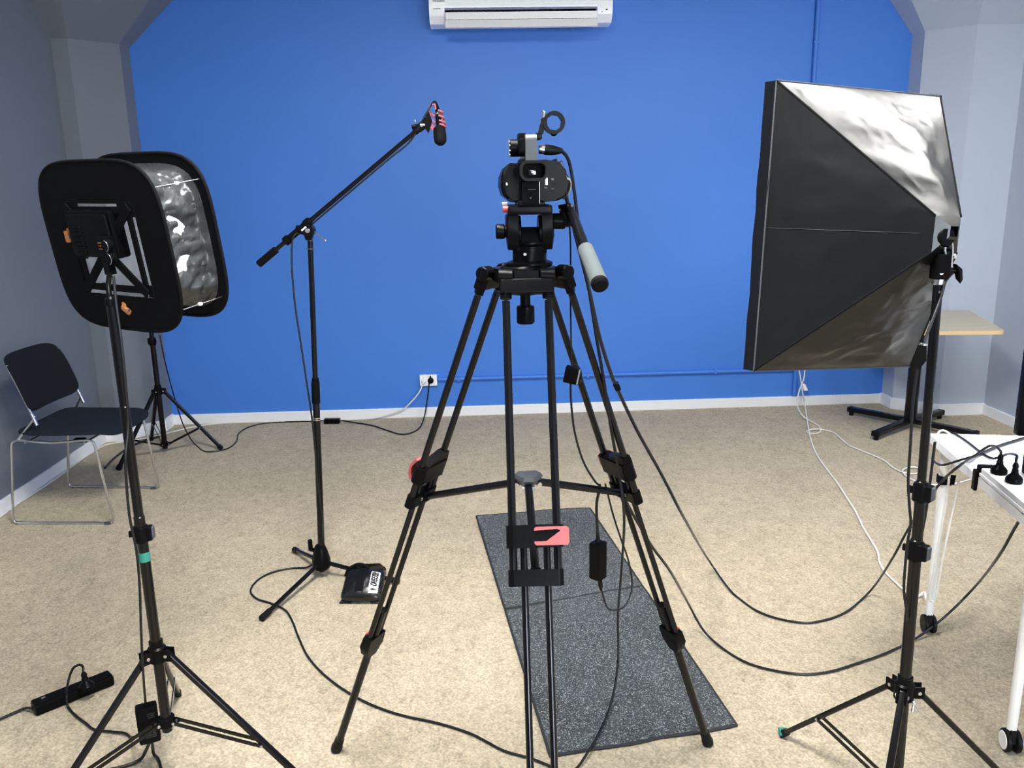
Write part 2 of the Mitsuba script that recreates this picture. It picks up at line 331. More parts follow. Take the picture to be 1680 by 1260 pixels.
# ---- air conditioner
ax0, ax1, ayf = -0.215, 0.862, YB - .235
t = thing('air_conditioner', 'white wall mounted split air conditioner with open louver on the blue wall', 'air conditioner')
prof = Polygon([(0, 0.02), (0, 0.31), (-.20, 0.31), (-.225, 0.29), (-.235, 0.10), (-.226, 0.045), (-.19, 0.004), (-.06, 0.0)])
zb = 2.442
def acx(poly, x0, x1):      # extrude a (y, z) profile along x
    m = ext(poly, x1 - x0); M = np.array([[0, 0, 1, x0], [1, 0, 0, YB], [0, 1, 0, zb], [0, 0, 0, 1.0]]); m.apply_transform(M); return m
cut = Polygon([(-.30, 0.088), (-.175, 0.084), (-.10, 0.04), (-.13, -.05), (-.30, -.05)])
part(t, 'casing', [acx(prof, ax0, ax0 + .09), acx(prof.difference(cut), ax0 + .09, ax1 - .09), acx(prof, ax1 - .09, ax1)], 'm_white_gloss', smooth=25)
part(t, 'front_panel', acx(Polygon([(-.232, .112), (-.2405, .112), (-.2395, .19), (-.231, .289), (-.227, .289)]), ax0 + .004, ax1 - .004), 'm_white_gloss', smooth=25)
part(t, 'vent', acx(Polygon([(-.172, .083), (-.178, .083), (-.104, .038), (-.10, .042)]), ax0 + .09, ax1 - .09), 'm_black_matte', label='dark air outlet slot')
def flap(y0, z0, y1, z1, th, x0, x1):
    d = nrm([y1 - y0, z1 - z0]); n_ = np.array([-d[1], d[0]]) * th / 2
    return acx(Polygon([(y0 + n_[0], z0 + n_[1]), (y1 + n_[0], z1 + n_[1]), (y1 - n_[0], z1 - n_[1]), (y0 - n_[0], z0 - n_[1])]), x0, x1)
part(t, 'louver', flap(-.236, .022, -.244, .060, .007, ax0 + .094, ax1 - .094), 'm_white_plastic')
part(t, 'louver', flap(-.252, -.026, -.236, .018, .007, ax0 + .092, ax1 - .092), 'm_white_plastic')
for x in (ax0 + .36, ax0 + .70): part(t, 'louver_hinge', bbox(x - .006, x + .006, YB - .236, YB - .16, zb + .018, zb + .030, .002), 'm_grey_plastic')
for i in range(24):
    x = ax0 + .12 + i * (ax1 - ax0 - .24) / 23; part(t, 'vane', acx(Polygon([(-.20, .045), (-.178, .079), (-.12, .045), (-.14, .02)]), x - .0012, x + .0012), 'm_grey_plastic')
def wtext(s, h, x, y, z, mat, tname, depth=.0015, bold=True):
    m = meshkit.text_mesh(s, h, depth, bold); M = np.array([[1, 0, 0, x], [0, 0, -1, y], [0, 1, 0, z], [0, 0, 0, 1.0]]); m.apply_transform(M); part(t, tname, m, mat, smooth=False)
wtext('Panasonic', .0105, ax0 + .022, YB - .2395, zb + .118, 'm_black_matte', 'brand_lettering')
wtext('INVERTER', .006, ax0 + .026, YB - .2355, zb + .078, 'm_grey_plastic', 'small_lettering', .001)
part(t, 'indicator', [bbox(ax1 - .04, ax1 - .03, YB - .236, YB - .231, zb + .066, zb + .072, .001), bbox(ax1 - .065, ax1 - .06, YB - .236, YB - .2315, zb + .055, zb + .058, .0005)], 'm_grey_plastic')
# ---- rail end on the right wall
t = thing('wall_rail', 'dark rail end high on the pale right wall', 'rail')
part(t, 'rail', bbox(XR - .05, XR - .02, 1.2, 4.78, 2.40, 2.425, .004), 'm_grey_plastic'); part(t, 'bracket', bbox(XR - .03, XR, 4.4, 4.44, 2.395, 2.43, .004), 'm_grey_plastic')
part(t, 'bracket', bbox(XR - .03, XR, 2.4, 2.44, 2.395, 2.43, .004), 'm_grey_plastic')

# ================================================================== floor mats
def mat(c, key, label, seed):       # c: four corners (back left, back right, front right, front left)
    n, m = 30, 30
    P = quad(c[0], c[3], c[2], c[1], n, m)
    w = meshkit.fbm(P * 5.0, 2, seed)
    a = np.linspace(-1, 1, n)[:, None]; e = np.abs(a) ** 6
    out = np.array([0, 1.0, 0]) * 0
    P = P + np.stack([0 * w, (w - .5) * .045 * np.sign(a) * e, .004 + .006 * np.abs(w - .4)], -1)
    t = thing(key, label, 'floor mat', 'floor mats laid end to end')
    part(t, 'pile', sheet(P, .006), 'm_rug')
    loop = np.vstack([P[:, 0], P[-1, 1:], P[::-1, -1][1:], P[0, ::-1][1:]]); loop[:, 2] += .0005
    part(t, 'binding', tube(loop, .0045, 8), 'm_rug_edge', label='dark bound edge')
rl, rr = (np.array([-.019, 3.635, 0]), np.array([.169, 1.944, 0])), (np.array([.522, 3.69, 0]), np.array([.708, 2.035, 0]))
lp = lambda a, s: a[0] + (a[1] - a[0]) * s
mat([lp(rl, 0), lp(rr, 0), lp(rr, .476), lp(rl, .520)], 'floor_mat', 'grey speckled floor mat under the tripod, the one nearer the blue wall', 3)
mat([lp(rl, .525), lp(rr, .48), lp(rr, 1), lp(rl, 1)], 'floor_mat', 'grey speckled floor mat at the tripod feet, the one nearer the camera', 8)

# ================================================================== video tripod
A = np.array([0.105, 1.70, 0.0])
t = thing('video_tripod', 'tall black twin tube video tripod with red clamp levers in the middle of the room', 'tripod')
part(t, 'bowl', [lathe([(.030, 1.300), (.046, 1.304), (.050, 1.318), (.050, 1.343), (.047, 1.347), (.043, 1.345), (.040, 1.335)], A), lathe([(.0, 1.285), (.026, 1.287), (.030, 1.300)], A)], 'm_black_plastic')
part(t, 'levelling_knob', [cyl(A + [0, 0, 1.262], A + [0, 0, 1.292], .0105), lathe([(.0165, 1.226), (.0185, 1.229), (.0185, 1.258), (.0175, 1.2625), (.0125, 1.264)], A, seg=14)], 'm_black_plastic')
FEET = [(-.417, 2.012, 0), (.607, 1.963, 0), (.092, 1.06, 0)]
hubz = .885
for li, F in enumerate(FEET):
    F = np.array(F); d = F - A; d[2] = 0; R = np.linalg.norm(d); d /= R; s = np.array([-d[1], d[0], 0])
    H = A + d * .070 + [0, 0, 1.331]; Lv = nrm(F - H); up = -Lv; out = np.cross(s, up)  # outward normal of the leg
    if out @ d < 0: out = -out
    pt = lambda tt: H + (F - H) * tt
    w1, w2, r1, r2, r3 = .0415, .0215, .0077, .0067, .0105
    tc, tk = .347, .725
    T1 = [tube([pt(.035) + s * k * w1, pt(tc + .058) + s * k * w1], r1, 14) for k in (-1, 1)]
    lg = part(t, 'leg', T1, 'm_black_metal')
    fm = lambda tt: mat4(pt(tt), s, up, np.cross(s, up))
    zsg = 1 if np.cross(s, up) @ d > 0 else -1
    part(lg, 'lower_tubes' if False else 'lower_tube', [tube([pt(tc - .004) + s * k * w2, pt(tk + .01) + s * k * w2], r2, 14) for k in (-1, 1)], 'm_black_metal')
    part(lg, 'foot_tube', tube([pt(tk - .08), pt(.985)], r3, 16), 'm_black_metal')
    # shoulder: hinge caps, sockets and a cross plate
    LL = np.linalg.norm(F - H); q_ = lambda dist: pt(dist / LL)
    so = [hull(*[q_(-.004) + s * k * w1 + q * .0135 for q in (s, -s, d, -d, up)], *[q_(.046) + s * k * w1 + q * .0112 for q in (s, -s, out, -out)]) for k in (-1, 1)]
    caps = [cyl(pt(0) + s * k * (w1 - .015), pt(0) + s * k * (w1 + .0145), .0150, seg=18) for k in (-1, 1)]
    plate = rbox(0, -.022, .002, 2 * w1 + .022, .030, .020, .004, M=fm(0))
    part(lg, 'shoulder', so + [plate], 'm_black_plastic')
    for cp_ in caps: part(lg, 'hinge_cap', cp_, 'm_black_plastic')
    part(t, 'spider_arm', hull(*[A + [0, 0, 1.322] + d * .04 + q for q in (s * .034 + [0, 0, .018], -s * .034 + [0, 0, .018], s * .034 - [0, 0, .014], -s * .034 - [0, 0, .014])], *[pt(0) + q for q in (s * .024 + [0, 0, .010], -s * .024 + [0, 0, .010], s * .024 - [0, 0, .010], -s * .024 - [0, 0, .010])]), 'm_black_plastic')
    # clamp + collar (local frame: x along s, y up the leg, z outward)
    def loc(tt):
        M = fm(tt)
        if zsg < 0: M[:3, 2] *= -1; M[:3, 0] *= -1
        return M
    Mc = loc(tc); cl = ext(rrect(-.0535, .0535, -.0155, .0155, .014), .042); cl.apply_transform(np.array([[1, 0, 0, 0], [0, 0, 1, -.021], [0, 1, 0, 0], [0, 0, 0, 1.0]])); cl.apply_transform(Mc)
    wedge = hull([[-.05, .021, -.012], [-.05, .021, .012], [.028, .021, -.012], [.028, .021, .012], [-.05, .040, -.010], [-.05, .040, .010], [-.03, .040, -.010], [-.03, .040, .010]]); wedge.apply_transform(Mc)
    part(lg, 'clamp', [cl] + ([wedge] if li < 2 else []), 'm_grey_plastic' if False else 'm_black_plastic')
    lv = rrect(-.002, .062, -.017, .017, .006).difference(Polygon([(-.01, -.0085), (.02, -.0085), (.045, .009), (.04, .011), (-.01, .0085)]).buffer(.001))
    lv = ext(lv, .006); lv.apply_transform(np.array([[1, 0, 0, 0], [0, 1, 0, 0], [0, 0, 1, .0145], [0, 0, 0, 1.0]])); lv2 = rbox(.060, 0, .005, .006, .03, .026, .0025)
    lv = cat(lv, lv2)
    if li == 0:
        lv.apply_transform(np.diag([-1.0, 1, 1, 1])); lv.invert(); yy = np.linspace(-.028, .026, 9)
        lv = cat(lv, sheet(np.stack([np.array([[x, y, .019 + .012 * math.cos((y + .002) * 50)] for y in yy]) for x in (-.02, .0, .02, .035)]), .006))
    lv.apply_transform(Mc); part(lg, 'clamp_lever', lv, 'm_pink_red', label='red clamp lever')
    Mk = loc(tc + .052); co = ext(rrect(-.0515, .0515, -.0115, .0115, .011), .03); co.apply_transform(np.array([[1, 0, 0, 0], [0, 0, 1, -.015], [0, 1, 0, 0], [0, 0, 0, 1.0]])); co.apply_transform(Mk)
    part(lg, 'collar', co, 'm_black_plastic')
    # knee clamp
    Mk = loc(tk); kn = [hull(*[[x * .031, .035, z * .012] for x in (-1, 1) for z in (-1, 1)], *[[x * .031, .0, z * .0135] for x in (-1, 1) for z in (-1, 1)], *[[x * .015, -.032, z * .0125] for x in (-1, 1) for z in (-1, 1)])]
    kn += [rbox(0, .075, 0, .026, .085, .017, .005)]
    kn = cat(kn); kn.apply_transform(Mk); part(lg, 'knee_clamp', kn, 'm_black_plastic')
    kl = hull(*[[x * .012, y, z] for x in (-1, 1) for (y, z) in ((.03, .013), (.03, .019), (-.02, .024), (-.02, .020))]); kl.apply_transform(Mk); part(lg, 'knee_lever', kl, 'm_red', label='red knee lever')
    part(lg, 'foot', [cyl(F - Lv * .05, F - Lv * .004 + [0, 0, .004], .0125, .0145), cyl(F - Lv * .018 + [0, 0, .002], F + [0, 0, .004], .0155, .0145)], 'm_rubber')
    # spreader arm
    q = A + [0, 0, hubz - .010] + d * .022; e = pt(tc + .050) - out * .010
    sa = part(t, 'spreader_arm', tube([q, e], .0085, 12), 'm_black_metal')
    part(sa, 'bolt', [cyl(q - s * .014 + [0, 0, -.004], q + s * .014 + [0, 0, -.004], .0055, seg=12), cyl(e - s * .016, e + s * .016, .005, seg=12)], 'm_chrome', label='bright bolt')
    part(sa, 'joint', [rbox(0, 0, 0, .024, .022, .026, .005, M=frame(e, nrm(e - q), s))], 'm_black_plastic')
part(t, 'spreader_hub', [hull(*[A + np.array([r * math.cos(a), r * math.sin(a), z]) for (r, z) in ((.033, hubz + .004), (.029, hubz + .011), (.017, hubz - .014)) for a in np.array([-1.92, -1.22, .17, .87, 2.26, 2.96])])], 'm_grey_plastic')

# ---- fluid head
t = thing('fluid_head', 'black fluid video head with grey pan handle grip on the tripod', 'tripod head')
C = A + [0.010, 0, 0]
part(t, 'base', [lathe([(.040, 1.351), (.0345, 1.356), (.0345, 1.385), (.040, 1.390), (.040, 1.394)], C), lathe([(.044, 1.344), (.047, 1.348), (.047, 1.352), (.038, 1.356)], C)], 'm_black_plastic')
part(t, 'base_screw', cyl(C + [-.012, -.040, 1.371], C + [-.0115, -.033, 1.371], .0035, seg=10), 'm_steel')
part(t, 'body', [cyl(C + [-.034, 0, 1.394], C + [.034, 0, 1.394], .0285, seg=28), rbox(C[0], C[1], 1.385, .060, .056, .020, .005)], 'm_black_matte')
for k in (-1, 1):
    pr = lambda x, sc: [[C[0] + k * x, C[1] + y * sc, z] for y, z in ((-.026, 1.379), (.026, 1.379), (.036, 1.398), (.038, 1.425), (.034, 1.449), (-.034, 1.449), (-.038, 1.425), (-.036, 1.398))]
    part(t, 'side_plate', [hull(pr(.0235, 1), pr(.044, 1), [[C[0] + k * .0475, C[1] + y, z] for y, z in ((-.030, 1.405), (.030, 1.405), (.030, 1.444), (-.030, 1.444))]), cyl(C + [k * .0175, 0, 1.412], C + [k * .024, 0, 1.412], .034, seg=30)], 'm_black_plastic')
part(t, 'drag_knob', [cyl(C + [-.044, -.005, 1.415], C + [-.051, -.005, 1.415], .012), lathe([(.0135, 0), (.015, .002), (.015, .016), (.013, .018)], C + [-.050, -.005, 1.415], (-1, 0, 0), 12)], 'm_black_plastic')
part(t, 'top_plate', [rbox(C[0] - .002, C[1] - .01, 1.458, .086, .12, .018, .004), rbox(C[0], C[1] - .01, 1.470, .052, .13, .010, .003)], 'm_black_plastic')
part(t, 'plate_lock', [cyl(C + [-.044, -.05, 1.460], C + [-.055, -.05, 1.460], .0065, seg=14)], 'm_red', label='red plate lock knob')
part(t, 'plate_lock_cap', [cyl(C + [-.045, -.048, 1.4695], C + [-.056, -.048, 1.4695], .0042, seg=10)], 'm_steel')
part(t, 'rosette', [cyl(C + [.044, -.005, 1.433], C + [.072, -.005, 1.433], .0160), rbox(C[0] + .074, C[1] - .004, 1.438, .024, .036, .034, .008)], 'm_black_plastic')
h0, h1 = np.array([.197, 1.690, 1.452]), at(984, 466, 1.42)
mid = h0 + (h1 - h0) * .55
part(t, 'pan_bar', [tube([h0 + [-.022, .004, .003], h0 + [-.008, .003, .006], h0 + (h1 - h0) * .08 + [0, 0, .004], mid], .0098, 16), ball(h0 + [-.004, 0, .004], .013)], 'm_black_metal')
gd = nrm(h1 - h0); gL = np.linalg.norm(h1 - mid)
gp = part(t, 'grip', lathe([(.0125, 0), (.0145, .003), (.0145, gL * .5), (.0155, gL - .012), (.0155, gL - .004)], mid, gd), 'm_grip_foam', label='grey foam grip')
part(gp, 'end_cap', lathe([(.0150, -.003), (.0150, .006), (.011, .010)], h1 - gd * .003, gd), 'm_black_matte')

# ================================================================== camcorder (seen from behind)
t = thing('video_camera', 'black camcorder with viewfinder and microphone holder on the fluid head', 'video camera')
ck = np.array([0.117, 1.70])
def X_(px, y): return at(px, 290, y)[0]
def Z_(py, y): return at(880, py, y)[2]
def pxbox(x0, x1, y0, y1, Y0, Y1, b=.004):     # pixel extents taken at the face nearer the camera
    return bbox(X_(x0, Y0), X_(x1, Y0), Y0, Y1, Z_(y1, Y0), Z_(y0, Y0), b)
zb_ = 1.4805
part(t, 'body', [hull(*[[X_(px, 1.655), 1.655, Z_(py, 1.655)] for px, py in ((853, 264), (895, 262), (918, 266), (929, 280), (931, 305), (925, 322), (905, 331), (853, 334))], *[[X_(px, 1.655) + (0 if px < 890 else .0), 1.85, Z_(py, 1.655)] for px, py in ((853, 264), (895, 262), (918, 266), (929, 280), (931, 305), (925, 322), (905, 331), (853, 334))]),
                 bbox(X_(858, 1.66), X_(900, 1.66), 1.66, 1.80, zb_, zb_ + .02, .003)], 'm_black_plastic')
gx0, gx1 = X_(821, 1.665), X_(858, 1.665)
gr = Polygon([(X_(858, 1.665), Z_(268, 1.665)), (X_(842, 1.665), Z_(267, 1.665)), (X_(829, 1.665), Z_(273, 1.665)), (X_(822, 1.665), Z_(288, 1.665)), (X_(821, 1.665), Z_(305, 1.665)), (X_(825, 1.665), Z_(320, 1.665)), (X_(838, 1.665), Z_(331, 1.665)), (X_(858, 1.665), Z_(334, 1.665))]).buffer(.003).buffer(-.003)
def xz(poly, y0, y1): return ext(poly, y1 - y0, np.array([[1, 0, 0, 0], [0, 0, -1, y1], [0, 1, 0, 0], [0, 0, 0, 1.0]]))
part(t, 'hand_grip', [xz(gr, 1.672, 1.83), xz(gr.buffer(-.005), 1.664, 1.838)], 'm_black_plastic')
st = [at(x, y, Y) for x, y, Y in ((846, 270, 1.70), (836, 270, 1.675), (829, 280, 1.655), (827, 300, 1.652), (829, 318, 1.658), (838, 330, 1.68))]
S = spl(st, 6); P = np.stack([S + np.array([0, dy, 0]) for dy in np.linspace(0, .05, 5)], 1)
part(t, 'hand_strap', sheet(P, .004), 'm_black_matte'); part(t, 'strap_buckle', rbox(*at(831, 302, 1.650), .004, .006, .006, .001), 'm_steel')
bt = part(t, 'battery', [pxbox(858, 885, 297, 335, 1.612, 1.66, .003)], 'm_black_matte')
part(bt, 'edge_strip', pxbox(884.2, 885.6, 298, 334, 1.6115, 1.655, .0006), 'm_steel')
part(bt, 'print', [pxbox(866, 879, 310.0, 311.2, 1.6112, 1.6125, .0002), pxbox(868.5, 871.5, 323, 326, 1.6112, 1.6125, .0002)], 'm_grey_plastic')
eo = rrect(X_(854, 1.585), X_(898, 1.585), Z_(296, 1.585), Z_(264, 1.585), .013); ei = eo.buffer(-.0045)
ey = part(t, 'viewfinder', [xz(eo.difference(ei), 1.583, 1.612), xz(eo.buffer(-.002), 1.609, 1.66), xz(eo.buffer(.0012).difference(eo.buffer(-.003)), 1.580, 1.5845)], 'm_rubber')
part(ey, 'eyepiece_lens', [xz(ei.buffer(.001), 1.604, 1.6095)], 'm_black_matte'); part(ey, 'eyepiece_glass', [rbox(*at(873, 283, 1.602), .016, .004, .012, .003)], 'm_glass_dark')
part(ey, 'eyepiece_glint', [rbox(*at(873, 283, 1.5995), .004, .002, .0035, .0008)], 'm_steel')
part(t, 'card_door', pxbox(894.5, 899, 292, 304, 1.653, 1.658, .001), 'm_label', label='small white label')
part(t, 'side_buttons', [pxbox(904, 909, 293, 297, 1.651, 1.657, .001), pxbox(892, 898, 307, 310, 1.652, 1.657, .001), pxbox(904, 909, 309.5, 311, 1.652, 1.657, .0003)], 'm_grey_plastic')
# side screen folded out on the right
s0, s1, s2, s3 = at(914, 264, 1.68), at(922, 268, 1.66), at(936, 296, 1.69), at(926, 322, 1.72)
part(t, 'side_screen', [pxbox(910, 914.5, 261, 320, 1.665, 1.75, .0015), hull(at(918, 264, 1.67), at(922, 264, 1.67), at(930, 292, 1.67), at(926, 294, 1.67), at(918, 264, 1.74), at(922, 264, 1.74), at(930, 292, 1.74), at(926, 294, 1.74))], 'm_black_plastic')
part(t, 'screen_trim', tube([at(920, 266, 1.664), at(925, 278, 1.664), at(930, 291, 1.664)], .0013, 8), 'm_steel')
part(t, 'focus_ring', [lathe([(.030, 0), (.036, .003), (.036, .02), (.033, .022)], at(908, 302, 1.83), (0, 1, 0)), lathe([(.031, 0), (.034, .02), (.040, .05), (.036, .052), (.030, .02)], at(893, 298, 1.85), (0, 1, 0))], 'm_black_plastic')
part(t, 'cable_holder', [tube(spl([at(928, 292, 1.66), at(935, 296, 1.665), at(936, 306, 1.67), at(932, 318, 1.68), at(924, 326, 1.69)], 5), .0022, 8)], 'm_steel')
# handle unit
def yz(poly, x0, x1): return ext(poly, x1 - x0, np.array([[0, 0, 1, x0], [1, 0, 0, 0], [0, 1, 0, 0], [0, 0, 0, 1.0]]))
hz0, hz1 = Z_(265, 1.65), Z_(219.5, 1.65)
hp = rrect(1.645, 1.85, hz0 - .01, hz1, .012).difference(rrect(1.668, 1.826, hz0 - .05, hz1 - .022, .008))
part(t, 'handle', yz(hp, X_(863, 1.65), X_(881.5, 1.65)), 'm_grey_plastic', smooth=25)
mb = at(836, 243, 1.70)
hz = np.array([mb[0], 1.70, mb[2]]); xr = X_(863, 1.70)
au = part(t, 'audio_unit', [cyl(hz, [xr, 1.70, hz[2]], .0165, seg=20), rbox((hz[0] + xr) / 2 + .010, 1.70, hz[2] + .002, (xr - hz[0]) - .010, .07, .030, .005), hull(*[[x, y, z] for x in (X_(850, 1.68), xr) for y in (1.68, 1.74) for z in (hz[2],)], *[[x, y, hz[2] + .027] for x in (X_(852, 1.68), xr) for y in (1.685, 1.735)])], 'm_black_plastic')
for i in range(9):
    a = i * 2 * math.pi / 9; part(au, 'ridge', rbox(hz[0] - .0005, 1.70 + .014 * math.cos(a), hz[2] + .014 * math.sin(a), .004, .003, .003, .0008), 'm_steel')
part(t, 'handle_foot', pxbox(852, 868, 260, 268, 1.66, 1.72, .003), 'm_black_plastic')
# microphone holder ring
rc = at(908.5, 201.5, 1.69); Rg = .0215
ring = Point(rc[0], rc[2]).buffer(Rg, 24).difference(Polygon([(rc[0] + .0152 * math.cos(a), rc[2] + .0152 * math.sin(a)) for a in np.arange(8) * np.pi / 4 + .2]))
mh = part(t, 'microphone_holder', [xz(ring, 1.680, 1.700), hull(*[at(x, y, Y) for Y in (1.682, 1.698) for x, y in ((887, 195), (896, 190), (898, 204), (887, 208))]), hull(*[at(x, y, Y) for Y in (1.684, 1.697) for x, y in ((886, 203), (895, 206), (891, 220), (882, 220))]), pxbox(879, 890, 218, 229, 1.665, 1.70, .003)], 'm_black_plastic')
part(mh, 'holder_screw', cyl(at(892, 195, 1.69), at(892, 182, 1.69), .0036, seg=12), 'm_chrome')
part(mh, 'cable_hook', tube(spl([at(914, 217, 1.69), at(912, 221, 1.69), at(907, 222, 1.69), at(904, 220, 1.69)], 5), .0017, 6), 'm_black_plastic')
# ================================================================== light stands
def light_stand(label, base, lean, zc, zh, feet, zs, rs, clips, ztop, name='light_stand', clip_dir=0.0, lever=(0, -1), legw=.0155, group='light stands'):
    """zs/rs: heights where the telescopic sections end and their radii; lean: x, y offset of the top"""
    t = thing(name, label, 'light stand', group); B = np.array([base[0], base[1], 0.0])
    def ax(z): return B + np.array([lean[0] * z / ztop, lean[1] * z / ztop, z])
    z0 = zh - .03
    for i, (z1, r) in enumerate(zip(zs, rs)):
        part(t, 'pole', cyl(ax(z0), ax(z1), r, seg=20), 'm_black_metal'); z0 = z1 - .01
    for (z, r) in clips:
        ca, sa = math.cos(clip_dir), math.sin(clip_dir); o = ax(z); M = mat4(o, [ca, sa, 0], [-sa, ca, 0], [0, 0, 1])
        cp = part(t, 'pole_clamp', [lathe([(r + .003, -.022), (r + .0055, -.019), (r + .0055, .016), (r + .003, .02)], o), rbox(r + .006, 0, 0, .016, .024, .036, .004, M=M)], 'm_black_plastic')
        part(cp, 'clamp_lever', rbox(r + .013, 0, .001, .010, .017, .030, .003, M=M), 'm_grey_plastic'); part(cp, 'clamp_ear', rbox(-r - .008, 0, 0, .016, .010, .016, .003, M=M), 'm_black_plastic')
    col = part(t, 'collar', [lathe([(rs[0] + .002, -.022), (rs[0] + .009, -.02), (rs[0] + .009, .016), (rs[0] + .004, .02), (rs[0] + .004, .035), (rs[0] + .001, .036)], ax(zc))], 'm_black_plastic')
    hub = part(t, 'lower_hub', [lathe([(rs[0] + .001, -.014), (rs[0] + .008, -.012), (rs[0] + .008, .010), (rs[0] + .002, .012)], ax(zh))], 'm_black_plastic')
    for F in feet:
        F = np.array([F[0], F[1], 0.006]); d = F - ax(zc); d[2] = 0; d = nrm(d); s = np.array([-d[1], d[0], 0])
        h = ax(zc) + d * .030; Lv = F - h; m = h + Lv * .62
        lg = part(t, 'leg', [bar(h - nrm(Lv) * .012, F, legw, legw * .85, up=[0, 0, 1], b=.003)], 'm_black_metal')
        part(lg, 'foot', [rbox(0, 0, 0, legw + .004, legw + .004, .03, .004, M=frame(F - nrm(Lv) * .012, nrm(Lv), s))], 'm_rubber')
        part(lg, 'bracket', [bar(ax(zc) + d * .012 + s * k * .010, ax(zc) + d * .042 + s * k * .010, .004, .030) for k in (-1, 1)], 'm_black_plastic')
        hb = ax(zh) + d * .026; br = [bar(hb + s * k * .0095, m + s * k * .0095 - [0, 0, .004], .003, .010, b=.001) for k in (-1, 1)]
        part(lg, 'brace', br, 'm_black_metal')
        part(lg, 'bracket', [bar(ax(zh) + d * .008 + s * k * .0065, hb + d * .006 + s * k * .0065, .003, .016) for k in (-1, 1)], 'm_black_plastic')
        part(lg, 'rivet', [cyl(h + s * .0145, h - s * .0145, .0045, seg=10), cyl(hb + s * .0130, hb - s * .0130, .0042, seg=10), cyl(m + s * .0130 - [0, 0, .004], m - s * .0130 - [0, 0, .004], .0036, seg=10)], 'm_steel', label='bright rivets')
    return t, ax

# ---- near left stand
Lb, Lzc, R_ = (-.823, 1.919), .376, .407
feetL = [(Lb[0] + R_ * math.cos(1.873 + k * 2.0944), Lb[1] + R_ * math.sin(1.873 + k * 2.0944)) for k in range(3)]
tL, axL = light_stand('black light stand in front carrying the rounded softbox, green tape on its pole', Lb, (-.004, 0), Lzc, .183, feetL, (.745, 1.02, 1.262), (.0128, .0112, .0098), [(.70, .0128)], 1.262, clip_dir=.1)
part(tL, 'tape', cyl(axL(.628), axL(.652), .0134, seg=20, bev=.0003), 'm_green', label='green tape band')
# ---- right stand
tR, axR = light_stand('black light stand at the right carrying the large rectangular softbox', (.965, 1.646), (-.021, 0), .362, .10, [(.82, 1.985), (.745, 1.345), (1.335, 1.595)], (.735, .87, 1.30), (.0128, .0112, .0095), [(.708, .0128), (.845, .0112)], 1.30, clip_dir=-.9)
part(tR, 'wing_nut', [ball(axR(.345) + [.010, -.026, 0], .006), tube([axR(.345) + [.010, -.026, 0], axR(.345) + [.018, -.034, -.014]], .0025, 8), tube([axR(.345) + [.010, -.026, 0], axR(.345) + [.004, -.034, -.016]], .0025, 8)], 'm_chrome')
fq = np.array([.82, 1.985, 0]); part(tR, 'tape', [rbox(0, 0, 0, .021, .022, .010, .002, M=frame(fq + [0, -.003, .016], nrm(fq - np.array([.965, 1.646, .36])), (1, 0, 0)))], 'm_green', label='green tape on foot')
# ---- far left stand
tF, axF = light_stand('black light stand in the far left corner beside the chair', (-1.868, 4.82), (0, 0), .379, .055, [(-1.545, 4.845), (-2.05, 5.08), (-2.02, 4.51)], (.70, 1.02, 1.34), (.0150, .0125, .0105), [(.675, .0150)], 1.34, clip_dir=2.6, legw=.020)
part(tF, 'spigot', cyl(axF(1.335), axF(1.375), .008), 'm_steel')

# ================================================================== rounded collapsible softbox (left)
def sbaxes(psi, tau, rho):
    n = np.array([math.sin(psi) * math.cos(tau), math.cos(psi) * math.cos(tau), math.sin(tau)]); h = np.array([math.cos(psi), -math.sin(psi), 0]); u = np.cross(h, n)
    return n, math.cos(rho) * h + math.sin(rho) * u, -math.sin(rho) * h + math.cos(rho) * u
n_, h_, u_ = sbaxes(.575, .144, -.012)
SB = np.array([-.868, 2.045, 1.379]); W, HH, DD = .440, .396, .137
ML = mat4(SB, h_, u_, n_); ML[:3, 2] = n_
if np.linalg.det(ML[:3, :3]) < 0: pass
Lp = lambda x, y, z: SB + h_ * x + u_ * y + n_ * z
def lbox(x0, x1, y0, y1, z0, z1, b=.002):
    m = rbox((x0 + x1) / 2, (y0 + y1) / 2, (z0 + z1) / 2, x1 - x0, y1 - y0, z1 - z0, b); m.apply_transform(ML)
    if np.linalg.det(ML[:3, :3]) < 0: m.invert()
    return m
def lext(poly, z0, z1):
    m = ext(poly, z1 - z0); m.apply_translation([0, 0, z0]); m.apply_transform(ML)
    if np.linalg.det(ML[:3, :3]) < 0: m.invert()
    return m
def squircle(w, h, p=4.2, n=120):
    a = np.linspace(0, 2 * np.pi, n, endpoint=False); c, s = np.cos(a), np.sin(a)
    return np.stack([w / 2 * np.sign(c) * np.abs(c) ** (2 / p), h / 2 * np.sign(s) * np.abs(s) ** (2 / p)], -1)
t = thing('softbox', 'black rounded collapsible softbox seen from behind on the front left light stand', 'softbox')
oc = squircle(W * 1.02, HH * 1.02); outer = Polygon(oc)
hx0, hx1, hy0, hy1 = -.130, .130, -.118, .105
hole = sbox(hx0, hy0, hx1, hy1)
part(t, 'rear_panel', lext(outer.buffer(-.004).difference(hole), -.003, .003), 'm_black_matte')
def rimtube(sc, z, r): q = squircle(W * sc, HH * sc); q = np.vstack([q, q[:2]]); return tube([Lp(x, y, z) for x, y in q], r, 10, cap=False)
part(t, 'rear_rim', rimtube(1.02, 0, .0045), 'm_black_matte'); part(t, 'front_rim', [rimtube(1.02, DD, .0045), lext(outer.buffer(-.002).difference(Polygon(squircle(W * .90, HH * .90))), DD - .002, DD + .001)], 'm_black_matte')
part(t, 'diffuser', lext(Polygon(squircle(W * .92, HH * .92)), DD + .0015, DD + .003), 'm_diffuser', label='white cloth front')
